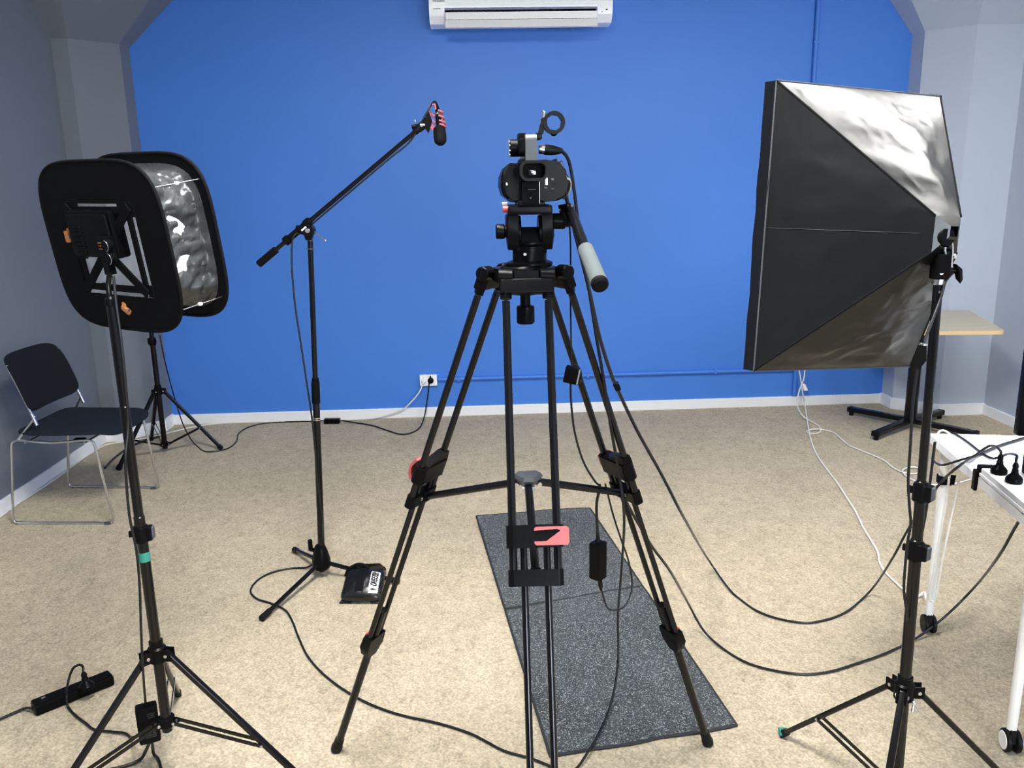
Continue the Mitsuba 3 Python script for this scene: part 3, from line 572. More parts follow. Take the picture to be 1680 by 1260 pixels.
sq = squircle(W * .90, HH * .90, n=2400); sq = np.vstack([sq[1200:], sq[:1200]]); al = np.r_[0, np.cumsum(np.linalg.norm(np.diff(np.vstack([sq, sq[:1]]), axis=0), axis=1))]; sq = np.stack([np.interp(np.linspace(0, al[-1], 281)[:-1], al, np.r_[sq[:, k], sq[:1, k]]) for k in (0, 1)], 1); G = np.stack([np.array([Lp(x * (1 - .05 * math.sin(math.pi * k)), y * (1 - .05 * math.sin(math.pi * k)), DD * k) for x, y in np.vstack([sq, sq[:1]])]) for k in np.linspace(.03, .985, 44)], 1)
G2 = np.stack([np.array([Lp(x * .87, y * .87, DD * k) for x, y in np.vstack([sq, sq[:1]])[::4]]) for k in np.linspace(.03, .985, 8)], 1)
part(t, 'inner_lining', sheet(G2 * 1.0, .0008), 'm_lining')
G = crumple(G, .0100, 11, 5, .10); G = crumple(G, .0022, 30, 15, .08)
part(t, 'side_fabric', sheet(G, .0012), 'm_nylon_silver', smooth=14, label='crinkled silvery side fabric')
# inner mounting panel with crossed straps, lamp and clamps
ix0, ix1, iy0, iy1 = -.118, .118, -.106, .098
frm = sbox(ix0, iy0, ix1, iy1).difference(sbox(ix0 + .016, iy0 + .016, ix1 - .016, iy1 - .016))
part(t, 'mounting_panel', [lext(frm, -.006, -.001)], 'm_black_matte')
part(t, 'strap', [lext(LineString([(ix0, iy0), (ix1, iy1)]).buffer(.011, cap_style=2), -.009, -.005)], 'm_black_matte')
part(t, 'strap', [lext(LineString([(ix0, iy1), (ix1, iy0)]).buffer(.011, cap_style=2), -.012, -.008)], 'm_black_matte')
for (x, y, w_, hh_) in ((-.124, .09, .02, .03), (-.124, -.10, .02, .03), (.124, .09, .02, .03), (.124, -.10, .02, .03), (-.10, .102, .05, .016), (.10, .102, .05, .016)):
    part(t, 'hook_tape', lbox(x - w_ / 2, x + w_ / 2, y - hh_ / 2, y + hh_ / 2, -.005, -.001, .001), 'm_black_matte')
for (x, y, a) in ((-.140, .025, 0), (.018, -.150, 1)):
    q = Lp(x, y, -.008); cl = part(t, 'clamp', [rbox(0, 0, 0, .014, .03, .010, .004, M=mat4(q, h_ * math.cos(a) + u_ * math.sin(a), -h_ * math.sin(a) + u_ * math.cos(a), np.cross(h_, u_))), rbox(.004, .014, -.006, .010, .014, .010, .003, M=mat4(q, h_ * math.cos(a) + u_ * math.sin(a), -h_ * math.sin(a) + u_ * math.cos(a), np.cross(h_, u_)))], 'm_orange', label='orange clamp')
    part(cl, 'spring', cyl(q - n_ * .004 + h_ * .010, q - n_ * .004 + h_ * .016, .003, seg=10), 'm_steel')
for (p0, p1) in (((.205, .140), (.205, .140)), ((.195, -.145), (.195, -.145)), ((-.205, .14), (-.205, .14)), ((-.195, -.145), (-.195, -.145))):
    r0, r1 = Lp(p0[0], p0[1], .002), Lp(p1[0], p1[1], DD - .002); sr = part(t, 'strut', cyl(r0, r1, .0011, seg=8), 'm_steel', label='thin metal strut')
    part(sr, 'clip', rbox(0, 0, 0, .008, .008, .010, .002, M=frame(r0 + (r1 - r0) * .5, nrm(r1 - r0), u_)), 'm_white_plastic', label='small white clip')
# ---- lamp in the softbox
t = thing('studio_lamp', 'black studio lamp with cable inside the opening of the rounded softbox', 'lamp')
part(t, 'housing', [lbox(-.112, .056, -.022, .092, -.018, .018, .006), lbox(-.104, .048, -.016, .084, -.026, -.014, .006)], 'm_black_plastic')
for i in range(7): part(t, 'cooling_rib', lbox(-.085, -.05, -.022 + i * .012, -.018 + i * .012, -.030, -.025, .001), 'm_black_matte')
kp = Lp(-.018, .010, -.030)
kx = .066
part(t, 'bracket', [hull(*[Lp(x, y, z) for x in (kx - .045, kx - .010) for y in (-.022, .034) for z in (-.040, -.020)]), hull(*[Lp(x, y, z) for x in (kx - .030, kx - .008) for y in (-.052, -.020) for z in (-.050, -.034)]), tube([axL(1.255), axL(1.30), Lp(kx - .020, -.046, -.044)], .0058, 12), lathe([(.0098, 0), (.0115, .002), (.0115, .016), (.007, .022)], axL(1.256))], 'm_black_plastic')
for dy in (.016, -.014):
    part(t, 'knob', lathe([(.013, 0), (.0145, .004), (.0145, .012), (.012, .015)], Lp(kx - .006, dy, -.034), -n_, 18), 'm_black_plastic')
    part(t, 'knob_ring', tube([Lp(kx - .006 + .0135 * math.cos(a), dy + .0135 * math.sin(a), -.050) for a in np.linspace(-1.3, 1.3, 12)], .0009, 6), 'm_steel')
for i in range(3): part(t, 'label_line', lbox(kx - .042, kx - .022, .020 - i * .007, .0215 - i * .007, -.0415, -.0395, .0003), 'm_orange')

# ================================================================== large rectangular softbox (right)
n_, h_, u_ = sbaxes(-.267, -.039, -.060)
C0 = np.array([.866, 1.905, 1.385]); Wd, Ht, Dp = .446, .634, .282
Q = lambda x, y, z: C0 + h_ * x + u_ * y + n_ * z
t = thing('softbox', 'large black rectangular softbox with shiny fabric at the right, tilted away', 'softbox')
rw, rh = .032, .036; corners = [(-1, -1), (1, -1), (1, 1), (-1, 1)]
rim = [Q(a * Wd / 2, b * Ht / 2, 0) for a, b in corners]; ring_ = [Q(a * rw + .013, b * rh - .002, -Dp + .01) for a, b in corners]
names = ['bottom_panel', 'side_panel', 'top_panel', 'side_panel']
for i in range(4):
    j = (i + 1) % 4; P = quad(rim[i], rim[j], ring_[j], ring_[i], 70, 60)
    mid_ = nrm((rim[i] + rim[j]) / 2 - C0); a = np.linspace(0, 1, 70)[:, None]; b = np.linspace(0, 1, 60)[None]
    sag = np.sin(np.pi * a) * np.sin(np.pi * np.clip(b, 0, 1) ** .8)
    amt = {0: .014, 1: .022, 2: .016, 3: .006}[i]
    P = P + sag[..., None] * amt * (mid_ * (1 if i in (1, 2, 0) else 1))
    P = crumple(P, {0: .0055, 1: .0040, 2: .0024, 3: .0018}[i], {0: 9, 1: 9, 2: 9, 3: 6}[i], 20 + i * 7, .22)
    sp = part(t, names[i], sheet(P, .0012), 'm_nylon', smooth=60)
    if i == 3:      # the seam across the panel that faces the camera
        part(sp, 'seam', tube(P[34, 1:58:3] + nrm(np.cross(rim[j] - rim[i], ring_[i] - rim[i])) * .0011, .0009, 6), 'm_black_plastic')
for i in range(4):
    L_ = np.linspace(0, 1, 9); pts = [rim[i] + (ring_[i] - rim[i]) * k for k in L_]
    part(t, 'piping', tube(pts, .0026, 8), 'm_black_matte')
for i in range(4):
    j = (i + 1) % 4; a, b = corners[i], corners[j]; N1 = 26; nm = 'lip'
    lipd = .040
    P = quad(Q(a[0] * Wd / 2, a[1] * Ht / 2, -.002), Q(b[0] * Wd / 2, b[1] * Ht / 2, -.002), Q(b[0] * (Wd / 2 + .001), b[1] * (Ht / 2 + .003), lipd), Q(a[0] * (Wd / 2 + .001), a[1] * (Ht / 2 + .003), lipd), N1, 7)
    P = P + (np.sin(np.linspace(0, np.pi, N1)) ** .6)[:, None, None] * ((meshkit.noise(P * 16, 4 + i) - .5) * .005)[..., None] * np.array(u_ if i in (0, 2) else h_)
    part(t, nm, sheet(P, .002), 'm_nylon', smooth=50)
    part(t, 'rim_seam', tube([Q(a[0] * Wd / 2 * 1.002, a[1] * Ht / 2 * 1.002, 0), Q(b[0] * Wd / 2 * 1.002, b[1] * Ht / 2 * 1.002, 0)], .0022, 8), 'm_grey_plastic')
part(t, 'diffuser', sheet(quad(Q(-Wd / 2 + .007, -Ht / 2 + .007, .022), Q(Wd / 2 - .007, -Ht / 2 + .007, .022), Q(Wd / 2 - .007, Ht / 2 - .007, .022), Q(-Wd / 2 + .007, Ht / 2 - .007, .022), 8, 8), .002), 'm_cloth_white', label='white front diffuser')
part(t, 'corner_flap', [sheet(quad(Q(Wd / 2 - .03, Ht / 2 + .004, .002), Q(Wd / 2 + .006, Ht / 2 + .004, .002), Q(Wd / 2 + .008, Ht / 2 - .05, .004), Q(Wd / 2 + .004, Ht / 2 - .05, .002), 6, 6), .0015)], 'm_black_matte')
part(t, 'neck', sheet(np.stack([np.array([ring_[k % 4] for k in range(5)]), np.array([Q(corners[k % 4][0] * .010 + .016, corners[k % 4][1] * .010 + .004, -Dp - .006) for k in range(5)])], 1), .0015), 'm_nylon')
# ---- lamp holder between softbox and stand
t = thing('lamp_holder', 'black tilting lamp holder with knob joining the large softbox to its stand', 'lamp holder')
tp = axR(1.30); ap = Q(.004, -.008, -Dp + .0)
part(t, 'socket', [cyl(Q(.004, -.006, -Dp + .08), Q(.006, -.008, -Dp - .004), .019, seg=18)], 'm_black_plastic')
part(t, 'head', [hull(*[tp + [x, y, z] for x in (-.013, .013) for y in (-.014, .014) for z in (.004, .04)], *[tp + [x, y, z] for x in (-.012, .010) for y in (-.022, .010) for z in (.055,)]), hull(*[tp + [x, y, z] for x in (.008, .022) for y in (-.008, .008) for z in (.012, .060)])], 'm_black_plastic')
part(t, 'ferrule', lathe([(.010, -.008), (.0125, -.006), (.0125, .006), (.010, .008)], tp), 'm_chrome')
part(t, 'screw', [cyl(tp + [-.004, -.016, .018], tp + [-.004, -.010, .018], .005, seg=12), cyl(tp + [.0, -.010, -.022], tp + [0, -.004, -.022], .003, seg=10)], 'm_steel')
part(t, 'tilt_knob', [cyl(tp + [.010, 0, .022], tp + [.030, -.004, .020], .006), hull(*[tp + np.array(q) for q in ((.028, -.010, .034), (.028, .004, .034), (.040, -.012, .024), (.046, -.008, .002), (.040, -.010, -.006), (.034, -.002, .004), (.040, .004, .022), (.034, -.016, .016))])], 'm_black_plastic')
part(t, 'bail', tube(spl([tp + [.018, -.010, .028], tp + [.017, -.010, .062], tp + [.012, -.010, .082], tp + [.006, -.010, .082], tp + [.001, -.010, .064], tp + [.008, -.012, .042]], 6), .0024, 8), 'm_chrome', label='bright wire bail')
part(t, 'bolt', [ball(tp + [.022, -.010, .050], .005), rbox(tp[0] + .006, tp[1] - .012, tp[2] + .030, .012, .008, .006, .002), ball(tp + [.006, -.014, .046], .0045)], 'm_chrome')

# ================================================================== microphone stand
Pm = np.array([-.640, 3.09, 0.0]); YM = 3.09
t = thing('microphone_stand', 'black boom microphone stand in front of the blue wall, left of the tripod', 'microphone stand')
part(t, 'base', [lathe([(.030, .035), (.037, .045), (.037, .075), (.026, .118), (.019, .135), (.017, .137)], Pm, seg=8), cyl(Pm + [0, 0, .022], Pm + [0, 0, .045], .012)], 'm_black_plastic')
part(t, 'base_knob', [cyl(Pm + [-.045, .03, .10], Pm + [-.045, .03, .145], .009), cyl(Pm + [-.03, .02, .105], Pm + [-.048, .032, .105], .008)], 'm_black_plastic')
tops = np.array([-.590, 3.09, 1.352])
pa = lambda z: Pm + (tops - Pm) * (z / 1.352)
pl = part(t, 'pole', [cyl(pa(.10), pa(.72), .0132)], 'm_black_metal'); part(t, 'pole', [cyl(pa(.71), pa(1.33), .0098)], 'm_black_metal')
part(t, 'pole_clutch', [cyl(pa(.715), pa(.80), .0158), cyl(pa(.80), pa(.815), .0135)], 'm_black_plastic')
part(t, 'pole_ring', [cyl(pa(.655), pa(.660), .0138, bev=.0005), cyl(pa(.648), pa(.652), .0138, bev=.0005)], 'm_chrome', label='two bright rings')
part(t, 'boom_thread', [cyl(pa(1.325), pa(1.338), .0105), cyl(pa(1.296), pa(1.299), .016, bev=.0005)], 'm_grey_plastic')
for F in ((-.797, 2.742, 0), (-.80, 3.33, 0), (-.325, 2.99, 0)):
    F = np.array(F); d = nrm(F - Pm); r0 = Pm + d * .03 + [0, 0, .060]; r1 = F + [0, 0, .0125]; Lg = r1 - r0
    lg = part(t, 'leg', cyl(r0, r0 + Lg * .93, .0085), 'm_black_metal'); part(lg, 'rubber_foot', cyl(r0 + Lg * .86, r1, .0115, .0125), 'm_rubber')
bs, be = at(424, 434, YM), at(692, 207, YM); bd = nrm(be - bs); bp = lambda px: bs + bd * px
LB = np.linalg.norm(be - bs); jn = .205
part(t, 'boom', [cyl(bp(.05), bp(LB - .02), .0078), cyl(bp(.30), bp(LB - .05), .0078)], 'm_black_metal')
part(t, 'counterweight', cyl(bp(0), bp(.088), .0135), 'm_black_plastic')
up_ = np.cross([0, -1, 0], bd) * -1; up_ = np.array([-bd[2], 0, bd[0]])
part(t, 'boom_clutch', [cyl(bp(.128), bp(.150), .017), cyl(bp(.15), bp(.255), .0125), cyl(bp(.196), bp(.206), .018), cyl(bp(.225), bp(.25), .0165)], 'm_black_plastic')
jc = np.array([tops[0] - .002, 3.075, tops[2] + .012])
part(t, 'joint', [cyl(jc + [0, -.016, 0], jc + [0, .03, 0], .0225, seg=24), hull(*[jc + [x, y, -.02] for x in (-.014, .014) for y in (-.012, .024)], *[jc + [x, y, -.034] for x in (-.010, .010) for y in (-.008, .02)]), hull(*[jc + up_ * .0 + bd * x + [0, y, 0] for x in (-.02, .02) for y in (-.010, .026)], *[bp(.205) + bd * x + [0, y, 0] for x in (-.03, .022) for y in (-.010, .012)])], 'm_black_plastic')
part(t, 'joint_screw', [cyl(jc + [0, -.021, 0], jc + [0, -.014, 0], .0085, seg=16)], 'm_chrome', label='bright joint screw')
part(t, 'joint_mark', rbox(0, 0, 0, .022, .006, .003, .001, M=mat4(jc + up_ * .0135 - bd * .006 + [0, -.0155, 0], bd, up_, np.cross(bd, up_))), 'm_label', label='white mark')
lv0, lv1 = jc + [.022, -.004, -.006], jc + [.062, -.02, -.036]
part(t, 'tension_lever', [tube([lv0, lv1], .0022, 8), ball(lv1, .0048)], 'm_chrome', label='bright tension lever')
# ---- microphone clip, shock mount and microphone
t = thing('shock_mount', 'red looped shock mount at the end of the microphone boom', 'shock mount')
e0 = be
part(t, 'clip', [cyl(bp(LB - .035), bp(LB + .004), .012), rbox(0, 0, 0, .05, .028, .024, .004, M=mat4(bp(LB + .008), bd, up_, np.cross(bd, up_))), cyl(bp(LB - .005) + up_ * .006, bp(LB - .03) + up_ * .02, .007)], 'm_black_plastic')
part(t, 'clip_screw', [cyl(bp(LB + .0) + [0, -.024, .0], bp(LB + .0) + [0, -.012, 0], .0045, seg=10), rbox(*(bp(LB + .004) + np.array([0, -.022, 0])), .018, .004, .007, .0015), cyl(bp(LB - .01) + up_ * .022, bp(LB - .006) + up_ * .032, .003, seg=10)], 'm_chrome')
bk = at(706, 208, YM)
part(t, 'base_plate', hull(*[at(x, y, Y) for Y in (3.075, 3.105) for x, y in ((700, 186), (704, 184), (709, 198), (708, 206), (703, 219), (695, 207))]), 'm_black_plastic')
mt, mbm = at(717.5, 176, 3.10), at(723, 236, 3.02)          # microphone axis: rear (top) to front (bottom), pointing at us and down
mdir = nrm(mbm - mt); sx_ = np.array([1.0, 0, 0]); sx_ = nrm(sx_ - mdir * (sx_ @ mdir)); sy_ = np.cross(mdir, sx_); ML_ = np.linalg.norm(mbm - mt)
def lyre(k, r, off):
    c = mt + mdir * (ML_ * k); pts = []
    for a in np.linspace(-2.5, 1.5, 22): pts.append(c + sx_ * r * math.cos(a) * 1.0 + sy_ * r * math.sin(a) + mdir * off * math.sin(a * 2))
    anchor = at(706, 196, 3.09) + mdir * (ML_ * (k - .35)); return tube(spl(np.vstack([[anchor], pts[::3]]), 6), .0034, 8)
for k, r in ((.16, .0175), (.32, .0205), (.46, .0225), (.56, .0225)): part(t, 'suspension_loop', lyre(k, r, .004), 'm_pink_red', label='red suspension loop')
q0 = at(704, 180, 3.09); part(t, 'suspension_loop', tube(spl([at(706, 190, 3.09), at(703, 182, 3.085), at(706, 173, 3.085), at(713, 172, 3.09), at(715, 180, 3.09)], 6), .0032, 8), 'm_pink_red', label='red suspension loop')
t = thing('microphone', 'black shotgun microphone with foam windscreen held in the red shock mount', 'microphone')
part(t, 'body', [cyl(mt + mdir * ML_ * .18, mt + mdir * ML_ * .62, .0105)], 'm_black_metal'); part(t, 'ring', [cyl(mt + mdir * ML_ * .17, mt + mdir * ML_ * .24, .0112)], 'm_chrome', label='bright connector ring')
part(t, 'windscreen', lathe([(.017, 0), (.0215, .006), (.0225, ML_ * .25), (.021, ML_ * .36), (.014, ML_ * .42), (.005, ML_ * .44)], mt + mdir * ML_ * .57, mdir, 24), 'm_black_matte')
part(t, 'plug', [lathe([(.0035, -.012), (.006, 0), (.0085, .012), (.0085, ML_ * .18)], mt, mdir, 14)], 'm_black_plastic')
# ---- sandbag on the microphone stand's leg
t = thing('sandbag', 'small black weight bag with white label lying over a microphone stand leg', 'sandbag')
F3 = np.array([-.325, 2.99, 0]); c3 = Pm + (F3 - Pm) * .60
corn = [fl(571, 938, .075), fl(633, 940, .07), fl(625, 987, .012), fl(558, 987, .012)]
def bag(u, v):
    a = (u + 1) / 2; b = (v + 1) / 2; p = [(1 - a) * (1 - b) * corn[3][i] + a * (1 - b) * corn[2][i] + a * b * corn[1][i] + (1 - a) * b * corn[0][i] for i in range(3)]
    p[2] = p[2] + .020 * (1 - u ** 2) * (1 - v ** 2) + .006 * np.abs(u * v); return [p[0], p[1], p[2]]
bg = pad(bag, .036, 26, 9, .75); v = np.array(bg.vertices); v[:, 2] += (meshkit.noise(v * 60, 3) - .5) * .006; bg.vertices = v
v = np.array(bg.vertices); v[:, 2] = np.maximum(v[:, 2], .002); bg.vertices = v
back = hull(c3 + [-.07, .02, .03], c3 + [.07, .03, .03], c3 + [.06, .09, .012], c3 + [-.07, .085, .012], c3 + [.05, .0, .075], c3 + [-.05, .0, .075], c3 + [-.06, .1, .002], c3 + [.06, .1, .002])
part(t, 'body', [bg, back], 'm_nylon', smooth=60)
def bagpt(u, v, o=.0195): p = np.array(bag(u, v)); return p + np.array([0, -.35, .94]) * o
def bagsheet(u0, u1, v0, v1, o, th): return sheet(np.array([[bagpt(a, b, o) for b in np.linspace(v0, v1, 10)] for a in np.linspace(u0, u1, 6)]), th)
part(t, 'strap', bagsheet(-.32, .10, -.72, 1.02, .0205, .003), 'm_black_matte'); part(t, 'carry_loop', tube(spl([fl(567, 945, .05), fl(572, 934, .08), fl(586, 926, .10), fl(600, 928, .10), fl(606, 936, .08)], 6), .006, 8), 'm_black_matte')
lb = part(t, 'label', bagsheet(.36, .82, -.80, .60, .0200, .0016), 'm_label', label='white label with black lettering')
def bagtext(txt, h, v0, v1, u0, bold):
    m = meshkit.text_mesh(txt, h, .0012, bold).subdivide_to_size(.004); q = np.array(m.vertices); wt = q[:, 0].max()
    m.vertices = np.array([bagpt(u0 + y / h * .30, v0 + (v1 - v0) * x / wt, .0225 + z) for x, y, z in q]); m.fix_normals(); return m
part(lb, 'lettering', bagtext('BIGSHO', .0175, .52, -.40, .43, True), 'm_black_matte', smooth=False)
part(lb, 'lettering', bagtext('4', .013, -.56, -.66, .46, True), 'm_black_matte', smooth=False)
for px_, e_ in ((556, -1), (629, 1)):
    part(t, 'corner', hull(fl(px_, 990, .003), fl(px_ - e_ * 3, 985, .012), fl(px_ - e_ * 22, 984, .014), fl(px_ - e_ * 20, 990, .003), fl(px_ - e_ * 10, 978, .022)), 'm_nylon')
# ================================================================== chair against the left wall
t = thing('chair', 'black mesh back chair with chrome sled frame against the left wall', 'chair')
near = [np.array(p, float) for p in ((-2.203, 3.764, .007), (-1.716, 3.719, .007))]; far = [np.array(p, float) for p in ((-2.173, 4.253, .007), (-1.676, 4.186, .007))]
def rail(b0, b1):
    tz = .412; d = nrm(b1 - b0); a0 = b0 + d * .055 + [0, 0, tz - .007]; a1 = b1 - d * .045 + [0, 0, tz - .007]
    pts = []
    def corner(p, q, r, rad=.03, n=5):
        u, v = nrm(p - q), nrm(r - q); s_, e_ = q + u * rad, q + v * rad
        for k in np.linspace(0, 1, n): pts.append((1 - k) ** 2 * s_ + 2 * k * (1 - k) * q + k ** 2 * e_)
    M_ = a0 * .5 + a1 * .5 - [0, 0, .012]
    pts.append((b0 + b1) / 2); corner(b0, b1, a1); corner(b1, a1, a0); pts.append(M_); corner(a1, a0, b0); corner(a0, b0, b1); pts.append((b0 + b1) / 2)
    return tube(np.array(pts), .0058, 10, cap=False)
part(t, 'side_frame', rail(*near), 'm_chrome', label='chrome wire side frame'); part(t, 'side_frame', rail(*far), 'm_chrome', label='chrome wire side frame')
fx = nrm(near[1] - near[0]); fy = nrm(far[0] - near[0]); fz = np.array([0, 0, 1.0])
part(t, 'cross_bar', [tube([near[0] + fx * .40 + fz * .392, far[0] + fx * .40 + fz * .392], .005, 8), tube([near[0] + fx * .12 + fz * .392, far[0] + fx * .12 + fz * .392], .005, 8)], 'm_chrome')
sc_ = (near[0] + near[1] + far[0] + far[1]) / 4 + fx * .045
def seat(u, v):
    x = u * .235; z = .430 + .012 * np.clip(-u - .55, 0, 1) * 2 - .035 * np.clip(u - .6, 0, 1) ** 2 * 3 - .014 * (1 - v ** 2) * (1 - u ** 2) + .008 * np.abs(v) ** 3
    return [sc_[i] + fx[i] * x + fy[i] * v * (.232 - .012 * u) + (z if i == 2 else 0) - (sc_[2] if i == 2 else 0) for i in range(3)]
part(t, 'seat', pad(seat, .022, 24, 6, .6), 'm_seat', smooth=60)
bc = np.array([-2.075, 4.0, .662]); bu = nrm(np.array([-.085, 0, .27])); by = nrm(fy + fx * 0)
def back(u, v):
    y = v * .222; curve = -.030 * (1 - v ** 2) - .02 * np.clip(u, 0, 1) ** 2
    return [bc[i] + bu[i] * u * .140 + fy[i] * y * (1 - .02 * u) + fx[i] * curve for i in range(3)]
part(t, 'backrest', pad(back, .012, 24, 6, .5), 'm_chair_mesh', smooth=60)
for k in (-1, 1):
    y = k * .210; lo = (near[0] if k < 0 else far[0]) + fx * .085 + fz * .405; hi = bc + fy * y + bu * .10 + fx * (-.014)
    md = bc + fy * y - bu * .13 + fx * (-.010)
    up1 = part(t, 'back_upright', tube(spl([lo, md - bu * .035, md, hi], 6), .0056, 10), 'm_chrome', label='chrome back upright')
    part(up1, 'socket', cyl(md - bu * .07, md - bu * .01, .0085), 'm_steel')
for s_ in (-.19, .19): part(t, 'underseat_bracket', rbox(*(sc_ + fx * .06 + fy * s_ + [0, 0, .398 - sc_[2]]), .05, .03, .018, .004), 'm_black_plastic')
for e in (near[0], near[1], far[0], far[1]): part(t, 'glide', rbox(e[0] + (.03 if e is near[0] or e is far[0] else -.03), e[1], .006, .03, .014, .011, .003), 'm_grey_plastic')

# ================================================================== small beige table in the right corner
t = thing('side_table', 'small beige topped table with black cross base in the right corner', 'table')
tt_ = Polygon([(2.855, 4.285), (3.10, 5.03), (2.26, 5.03), (2.30, 4.34)]).buffer(-.035).buffer(.035, 8)
part(t, 'tabletop', [ext(tt_.buffer(-.004), .020, np.array([[1, 0, 0, 0], [0, 1, 0, 0], [0, 0, 1, .681], [0, 0, 0, 1.0]]))], 'm_beige_top')
part(t, 'edge_band', [ext(tt_.difference(tt_.buffer(-.0045)), .020, np.array([[1, 0, 0, 0], [0, 1, 0, 0], [0, 0, 1, .6805], [0, 0, 0, 1.0]]))], 'm_beige_edge', label='lighter wooden edge')
bcx, bcy = 2.68, 4.835
part(t, 'column', [cyl([bcx, bcy, .05], [bcx, bcy, .665], .036, seg=24), lathe([(.036, 0), (.10, .012), (.10, .018)], [bcx, bcy, .662])], 'm_black_metal')
for k, (x, y) in enumerate(((2.355, 4.612), (2.455, 5.17), (2.985, 5.03), (2.93, 4.55))):
    e = np.array([x, y, .040]); d = nrm(e - [bcx, bcy, .04]); lg = part(t, 'base_leg', bar([bcx + d[0] * .02, bcy + d[1] * .02, .052], e, .045, .030, b=.005), 'm_black_metal')
    part(lg, 'end_cap', [bar(e - d * .015, e + d * .012, .048, .034, b=.006), cyl(e - d * .01 - [0, 0, .040], e - d * .01 - [0, 0, .012], .014)], 'm_rubber')

# ================================================================== white desk at the right edge
t = thing('desk', 'white desk on castors at the right edge of the room', 'desk')
dz = .69; c0 = np.array([1.477, 2.545, 0]); du = nrm([-.139, -.692, 0]); dv = np.array([-du[1], du[0], 0]);  # du runs along the left edge towards us, dv to the right
if dv[0] < 0: dv = -dv
MD = mat4(c0, dv, -du, [0, 0, 1])                 # x to the right, y away from us
D = lambda x, y, z: c0 + dv * x + du * y + np.array([0, 0, z])
top = rrect(0, 1.5, -.76, 0, .012); part(t, 'tabletop', ext(top, .026, MD @ np.array([[1, 0, 0, 0], [0, 1, 0, 0], [0, 0, 1, dz - .026], [0, 0, 0, 1.0]])), 'm_white_gloss')
for (x, y, k) in ((.045, .045, 0), (.06, .66, 1), (1.42, .045, 0), (1.42, .66, 1)):
    lo, hi = D(x, y, .062), D(x, y, dz - .026); lg = part(t, 'leg', cyl(lo, hi, .0125, .0165, seg=18), 'm_white_plastic')
    cz = .031; cs = part(lg, 'castor', [cyl(D(x - .019, y + .004, cz), D(x - .007, y + .004, cz), .031, seg=24), cyl(D(x + .007, y + .004, cz), D(x + .019, y + .004, cz), .031, seg=24), hull(*[D(x + a, y + b, z) for a in (-.0065, .0065) for b, z in ((-.022, .03), (.022, .03), (-.016, .066), (.016, .066))])], 'm_rubber', label='black castor')
    for ms in ([cyl(D(x - .0215, y + .004, cz), D(x - .018, y + .004, cz), .0245, seg=24), cyl(D(x + .018, y + .004, cz), D(x + .0215, y + .004, cz), .0245, seg=24)] if k else [hull(*[D(x + a, y + b, z) for a in (-.006, .006) for b, z in ((-.024, .016), (-.022, .07), (-.03, .03))])]): part(lg, 'wheel_disc' if k else 'fork_cover', ms, 'm_white_plastic')
for y in (.09, .60): part(t, 'rail', bar(D(.06, y, dz - .045), D(1.44, y, dz - .045), .025, .036), 'm_white_plastic')
part(t, 'tape', [hull(*[D(.028 + a, .03 + b, z) for a, b in ((0, 0), (.036, 0), (.036, .035), (0, .035)) for z in (.535, .562)]), hull(*[D(x, .028, z) for x, z in ((.05, .532), (.05, .560), (.088, .558), (.085, .524))], *[D(x, .031, z) for x, z in ((.05, .532), (.05, .560), (.088, .558), (.085, .524))])], 'm_black_matte', label='black tape around desk leg')
# ---- power rail with two plugs
t = thing('power_rail', 'white power rail along the edge of the white desk with black end clamp', 'power rail')
part(t, 'body', [rbox(.032, -.60, dz + .014, .06, .35, .028, .004, M=MD)], 'm_white_plastic'); part(t, 'cover_strip', [rbox(-.0005, -.60, dz + .010, .004, .345, .008, .001, M=MD)], 'm_white_gloss')
part(t, 'end_clamp', [rbox(.032, -.412, dz + .015, .066, .022, .032, .004, M=MD), rbox(-.005, -.412, dz - .012, .010, .022, .060, .003, M=MD)], 'm_black_plastic', label='black end clamp')
def plug(t, base, axis, mat_='m_black_plastic', s=1.0, name='plug'):
    return part(t, name, [lathe([(.0195 * s, 0), (.0205 * s, .002), (.0205 * s, .011), (.018 * s, .015), (.0095 * s, .024), (.0075 * s, .032), (.0088 * s, .034), (.0062 * s, .037), (.0075 * s, .046), (.0045 * s, .054)], base, axis, 24)], mat_)
p1, p2 = D(.030, .470, dz + .028), D(.040, .540, dz + .028)
t = thing('power_cable', 'black power plug and cord on the desk rail, the plug farther from the camera', 'power cord'); plug(t, p1, (0, 0, 1))
cable('', [p1 + [0, 0, .05], p1 + [-.004, 0, .066], fl(1627, 731, .755), fl(1612, 738, .735), fl(1598, 748, .706), fl(1578, 754, .700), fl(1556, 761, .672), fl(1544, 763, .655), at(1536, 760, 2.47), at(1533, 757, 2.52)], .0034, 'm_cord_black', '', t=t)
t = thing('power_cable', 'black power plug and cord on the desk rail, the plug nearer the black box', 'power cord'); plug(t, p2, (0, 0, 1))
cable('', [p2 + [0, 0, .05], p2 + [.002, .004, .062], p2 + [.012, .02, .068], fl(1654, 745, .74), fl(1640, 750, .71), fl(1628, 752, .697), fl(1613, 745, .695), fl(1600, 735, .695), fl(1583, 722, .695), fl(1567, 712, .695), fl(1556, 708, .695)], .0032, 'm_cord_black', '', t=t)
solo('charging_cable', tube(spl([fl(1538, 716, .697), fl(1540, 709, .699), fl(1547, 706, .700), fl(1556, 710, .699), fl(1563, 718, .698)], 6), .0035, 8), 'm_cord_white', 'short white cable end lying on the corner of the white desk', 'cable')
